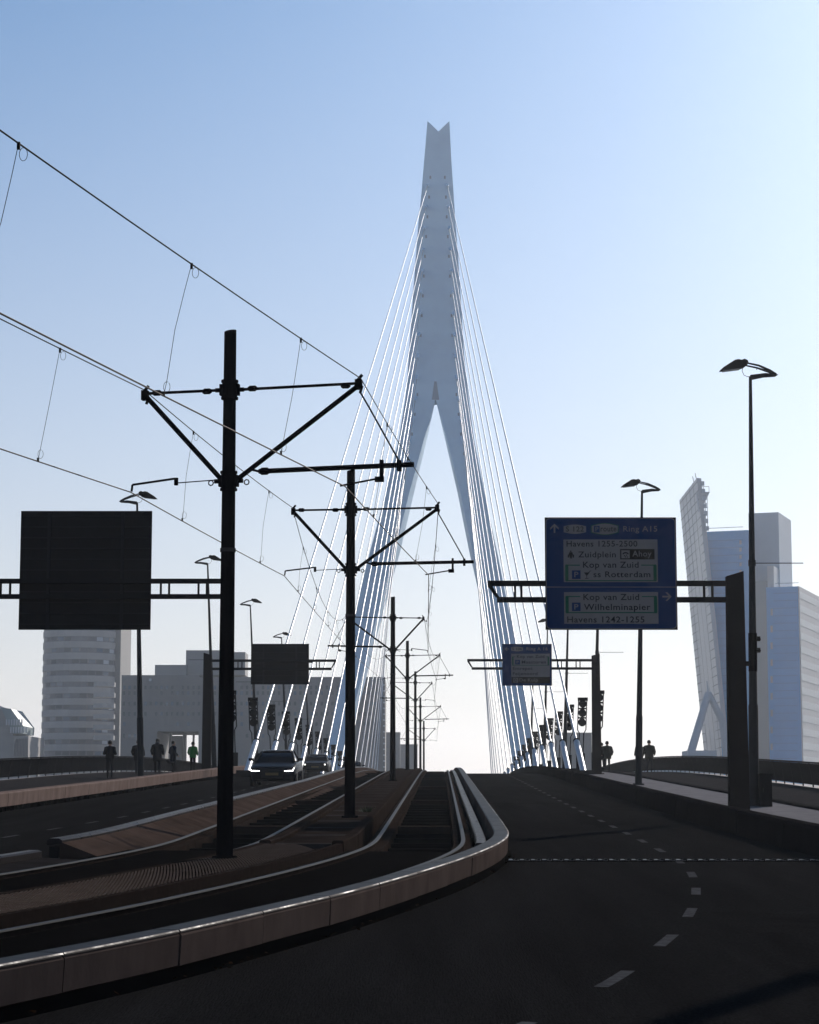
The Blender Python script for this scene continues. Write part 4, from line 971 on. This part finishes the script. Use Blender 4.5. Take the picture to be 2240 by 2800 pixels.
# stepped gable house, far left
Y = 600.0; B = bld('gabled_building', 'pale stone building with steep glazed roof, far left edge')
block(B, 'wall', -40, 36, 2015, Y, 26, 'b_stone'); block(B, 'wall', 36, 78, 2012, Y - 2, 26, 'b_stone')
def roofp(P, nm, m, D=20): 
    mb = MB(); mb.add([p for p in P] + [p + Vector((0, D, 0)) for p in P], [tuple(range(len(P))), tuple(range(2 * len(P) - 1, len(P) - 1, -1))] + [(i, len(P) + i, len(P) + (i + 1) % len(P), (i + 1) % len(P)) for i in range(len(P))]); mb.build(nm, m, B)
roofp([pix(-40, 2015, Y), pix(36, 2015, Y), pix(36, 1985, Y), pix(20, 1952, Y), pix(-2, 1934, Y), pix(-40, 1920, Y)], 'gable', 'b_stone')
roofp([pix(2, 1934, Y - 1), pix(30, 1938, Y - 1), pix(64, 1985, Y - 1), pix(62, 2006, Y - 1), pix(36, 2006, Y - 1)], 'roof', 'b_roof', 18)
for r_, v in enumerate((1975, 1996)):
    for i in range(7): p = pix(18 + r_ * 12 + i * 7, v, Y - 2.5); MB().box(p, (.35, .3, 1.6)).build('pinnacle', 'b_bright', B)
for i in range(9): block(B, 'window', 39 + i * 4.2, 41 + i * 4.2, 2020, Y - 2.3, .5, 'b_tower_dark', 2068)
# slabs beyond the crest
for k, (u0, u1, v, Y, lb) in enumerate(((1053, 1094, 2004, 700, 'tall grey slab block just right of the long office block'), (1093, 1142, 2037, 760, 'lower grey block seen between the far masts'), (1531, 1618, 2005, 620, 'plain grey block behind the right cables'), (1735, 1885, 2094, 520, 'low dark shed roof behind the right railing'))):
    B = bld('distant_block', lb); block(B, 'wall', u0, u1, v, Y, 22, 'b_block' if k != 3 else 'k_core'); block(B, 'roof_edge', u0 - 1, u1 + 1, v - 2, Y - .3, 22.6, 'b_stone', v)
    if k < 3:
        for r_ in range(4):
            for i in range(int((u1 - u0) / 12)): block(B, 'window', u0 + 4 + i * 12, u0 + 9 + i * 12, v + 14 + r_ * 20, Y - .25, .4, 'b_tower_dark', v + 21 + r_ * 20)
# leaning tower on the right
T = bld('leaning_tower', 'tower with blue shaded face and leaning louvred facade on the right'); Y = 560.0; A20 = R(20); ex, ey = Vector((math.cos(A20), -math.sin(A20), 0)), Vector((math.sin(A20), math.cos(A20), 0))
O0 = pix(1985, 2076, Y); O0.z = 0
def along(u, v=1800):
    k = pix(u, v, 1.0).x; t_ = (k * O0.y - O0.x) / (ex.x - k * ex.y); return O0 + ex * t_
def kblock(nm, u0, u1, vtop, m, depth, dy=0, vbot=None, par=None, lean=None):
    a, b = along(u0, vtop) + ey * dy, along(u1, vtop) + ey * dy
    zt_ = pix(u0, vtop, a.y).z; zb = GZ if vbot is None else pix(u0, vbot, a.y).z
    q = [a, b, b + ey * depth, a + ey * depth]; bq = q
    if lean is not None: a2 = along(lean, 2076) + ey * dy; bq = [a2, b, b + ey * depth, a2 + ey * depth]
    mb = MB(); mb.hexa([Vector((p.x, p.y, zb)) for p in bq], [Vector((p.x, p.y, zt_)) for p in q]); return mb.build(nm, m, par or T), zt_
kblock('body', 1933, 2046, 1454, 'k_blue_shade', 26, 0, lean=1991)
kblock('core', 2034, 2117, 1404, 'k_core', 18, 6)
kblock('core', 2099, 2117, 1548, 'k_side', 10, -.6)
low, zl = kblock('wing', 2099, 2186, 1606, 'k_blue_shade', 70, -2)
# striped right flank of the wing
b0 = along(2186, 1606) + ey * -2
for k in range(26):
    z1 = zl - 1.2 - k * 3.45
    if z1 < GZ + 3: break
    P = b0 + ex * .07; mb = MB(); q = [P, P + ex * .3, P + ex * .3 + ey * 70, P + ey * 70]
    mb.hexa([Vector((p.x, p.y, z1 - 1.75)) for p in q], [Vector((p.x, p.y, z1)) for p in q]); mb.build('stripe', 'k_stripe', T)
P = b0 + ex * .0; q = [P, P + ex * .3, P + ex * .3 + ey * 70, P + ey * 70]; mb = MB(); mb.hexa([Vector((p.x, p.y, GZ)) for p in q], [Vector((p.x, p.y, zl)) for p in q]); mb.build('flank_wall', 'k_side', T)
# glazed lift strip and small windows
kblock('lift_strip', 2050, 2092, 1590, 'b_glass', 6, 3.0)
for k in range(9): kblock('window', 2111, 2117, 1665 + 46 * k, 'b_roof', .1, -2.05, 1683 + 46 * k)
for k in range(5): kblock('window', 2022, 2028, 1478 + 20 * k, 'b_roof', .1, -.05, 1488 + 20 * k)
for k in range(30):
    v = 1478 + k * 20.5
    kblock('floor_line', np.interp(v, [1454, 2076], [1933, 1991]) + 1, 2033, v, 'k_joint', .3, -.12, v + 2.2)
    if v > 1620: kblock('floor_line', 2119, 2185.5, v, 'k_joint', .3, -2.12, v + 2.2)
# roof rails
for u0, u1, v in ((1938, 2034, 1454), (2099, 2186, 1606)):
    a, b = along(u0, v), along(u1, v); za = pix(u0, v, a.y).z
    MB().tube([Vector((a.x, a.y + 1, za + 1)), Vector((b.x, b.y + 1, za + 1))], .08, 5).build('roof_rail', 'k_line', T)
# leaning facade
nb, ntp, ft, fb = pix(1985, 2076, 556), pix(1905.5, 1307, 556), pix(1858, 1368, 598), pix(1927, 2076, 598)
th = Vector((1.2, .5, 0)); mb = MB()
def down(p, q): return p + (p - q) * ((p.z - GZ) / (q.z - p.z))
nb2, fb2 = down(nb, ntp), down(fb, ft)
mb.hexa([nb2, nb2 + th, fb2 + th, fb2], [ntp, ntp + th, ft + th, ft]); fac = mb.build('leaning_facade', 'k_panel', T)
nl = 44
for k in range(nl):
    f = (k + .5) / nl; a, b = nb2.lerp(ntp, f), fb2.lerp(ft, f); o = Vector((-.07, -.02, 0)); hh = Vector((0, 0, .3))
    mb = MB(); mb.hexa([a + o, a, b, b + o], [a + o * .7 + hh, a + hh, b + hh, b + o * .7 + hh]); mb.build('louvre', 'k_line', fac)
for k in range(4):
    f = (k + 1) / 5; a, b = nb2.lerp(fb2, f), ntp.lerp(ft, f); MB().tube([a + Vector((-.1, 0, 0)), b + Vector((-.1, 0, 0))], .04, 4).build('mullion', 'k_line', fac)
# maintenance cradle on the top edge
p = pix(1922, 1345, 557); MB().hexa([p + Vector((-1, 0, -5)), p + Vector((-.6, 0, -5)), p + Vector((-.6, 2, -5)), p + Vector((-1, 2, -5))], [p + Vector((-1.5, 0, 0)), p + Vector((1.8, 0, 0)), p + Vector((1.8, 2, 0)), p + Vector((-1.5, 2, 0))]).build('cradle', 'k_core', T)
for dx in (-1, .2, 1.6): MB().tube([p + Vector((dx, 0, 0)), p + Vector((dx, 0, 1.4))], .07, 4).build('rail', 'k_line', T)
MB().tube([p + Vector((-1, 0, 1.4)), p + Vector((1.6, 0, 1.4))], .07, 4).build('rail', 'k_line', T)
for dx in (.6, 1.1): MB().tube([p + Vector((dx, 0, 0)), p + Vector((dx, 0, -9.5))], .08, 4).build('ladder', 'k_line', T)
for k in range(9): MB().tube([p + Vector((.6, 0, -1 - k)), p + Vector((1.1, 0, -1 - k))], .06, 4).build('rung', 'k_line', T)
for k in range(7):
    a = ntp.lerp(nb, .02 + k * .027) + Vector((1.3, 0, 0)); MB().box(a, (.9, .6, 1.1)).build('edge_frame', 'k_core', T)
for k in (0, 1): q = ntp.lerp(ft, .1 + .14 * k) + Vector((.5, 0, -.3)); MB().tube([q, q + Vector((-.4, 0, 2.2))], .1, 5).build('roof_arm', 'k_line', T)
# raking prop below the facade
MB().tube([pix(1880, 2090, 545), pix(1937, 1895, 550)], [1.05, .85], 12).build('prop', 'k_core', T)
MB().tube([pix(1937, 1895, 550), pix(1975, 1970, 552), pix(1990, 2076, 553)], [.8, .95, 1.0], 10).build('prop', 'k_core', T)
MB().tube([pix(1937, 1900, 550), pix(1933, 1862, 550)], [.35, .12], 8).build('spike', 'k_core', T)
p = along(1881, 2056); block(T, 'plinth', 1881, 1960, 2052, 540, 12, 'k_core')

# ------------------------------------------------------------------ haze
mb = MB(); mb.hexa([(-2000, -200, -15.5), (2000, -200, -15.5), (2000, 4000, -15.5), (-2000, 4000, -15.5)], [(-2000, -200, 128), (2000, -200, 128), (2000, 4000, 128), (-2000, 4000, 128)])
hz = bpy.data.materials.new('haze'); hz.use_nodes = True; n = hz.node_tree; n.nodes.clear()
out = n.nodes.new('ShaderNodeOutputMaterial'); pv = n.nodes.new('ShaderNodeVolumePrincipled')
pv.inputs['Color'].default_value = (.87, .93, 1.0, 1); pv.inputs['Density'].default_value = .00015; pv.inputs['Anisotropy'].default_value = .65
n.links.new(pv.outputs[0], out.inputs['Volume'])
tag(mb.build('haze', hz), 'pale blue morning haze over the river', 'haze', kind='stuff')
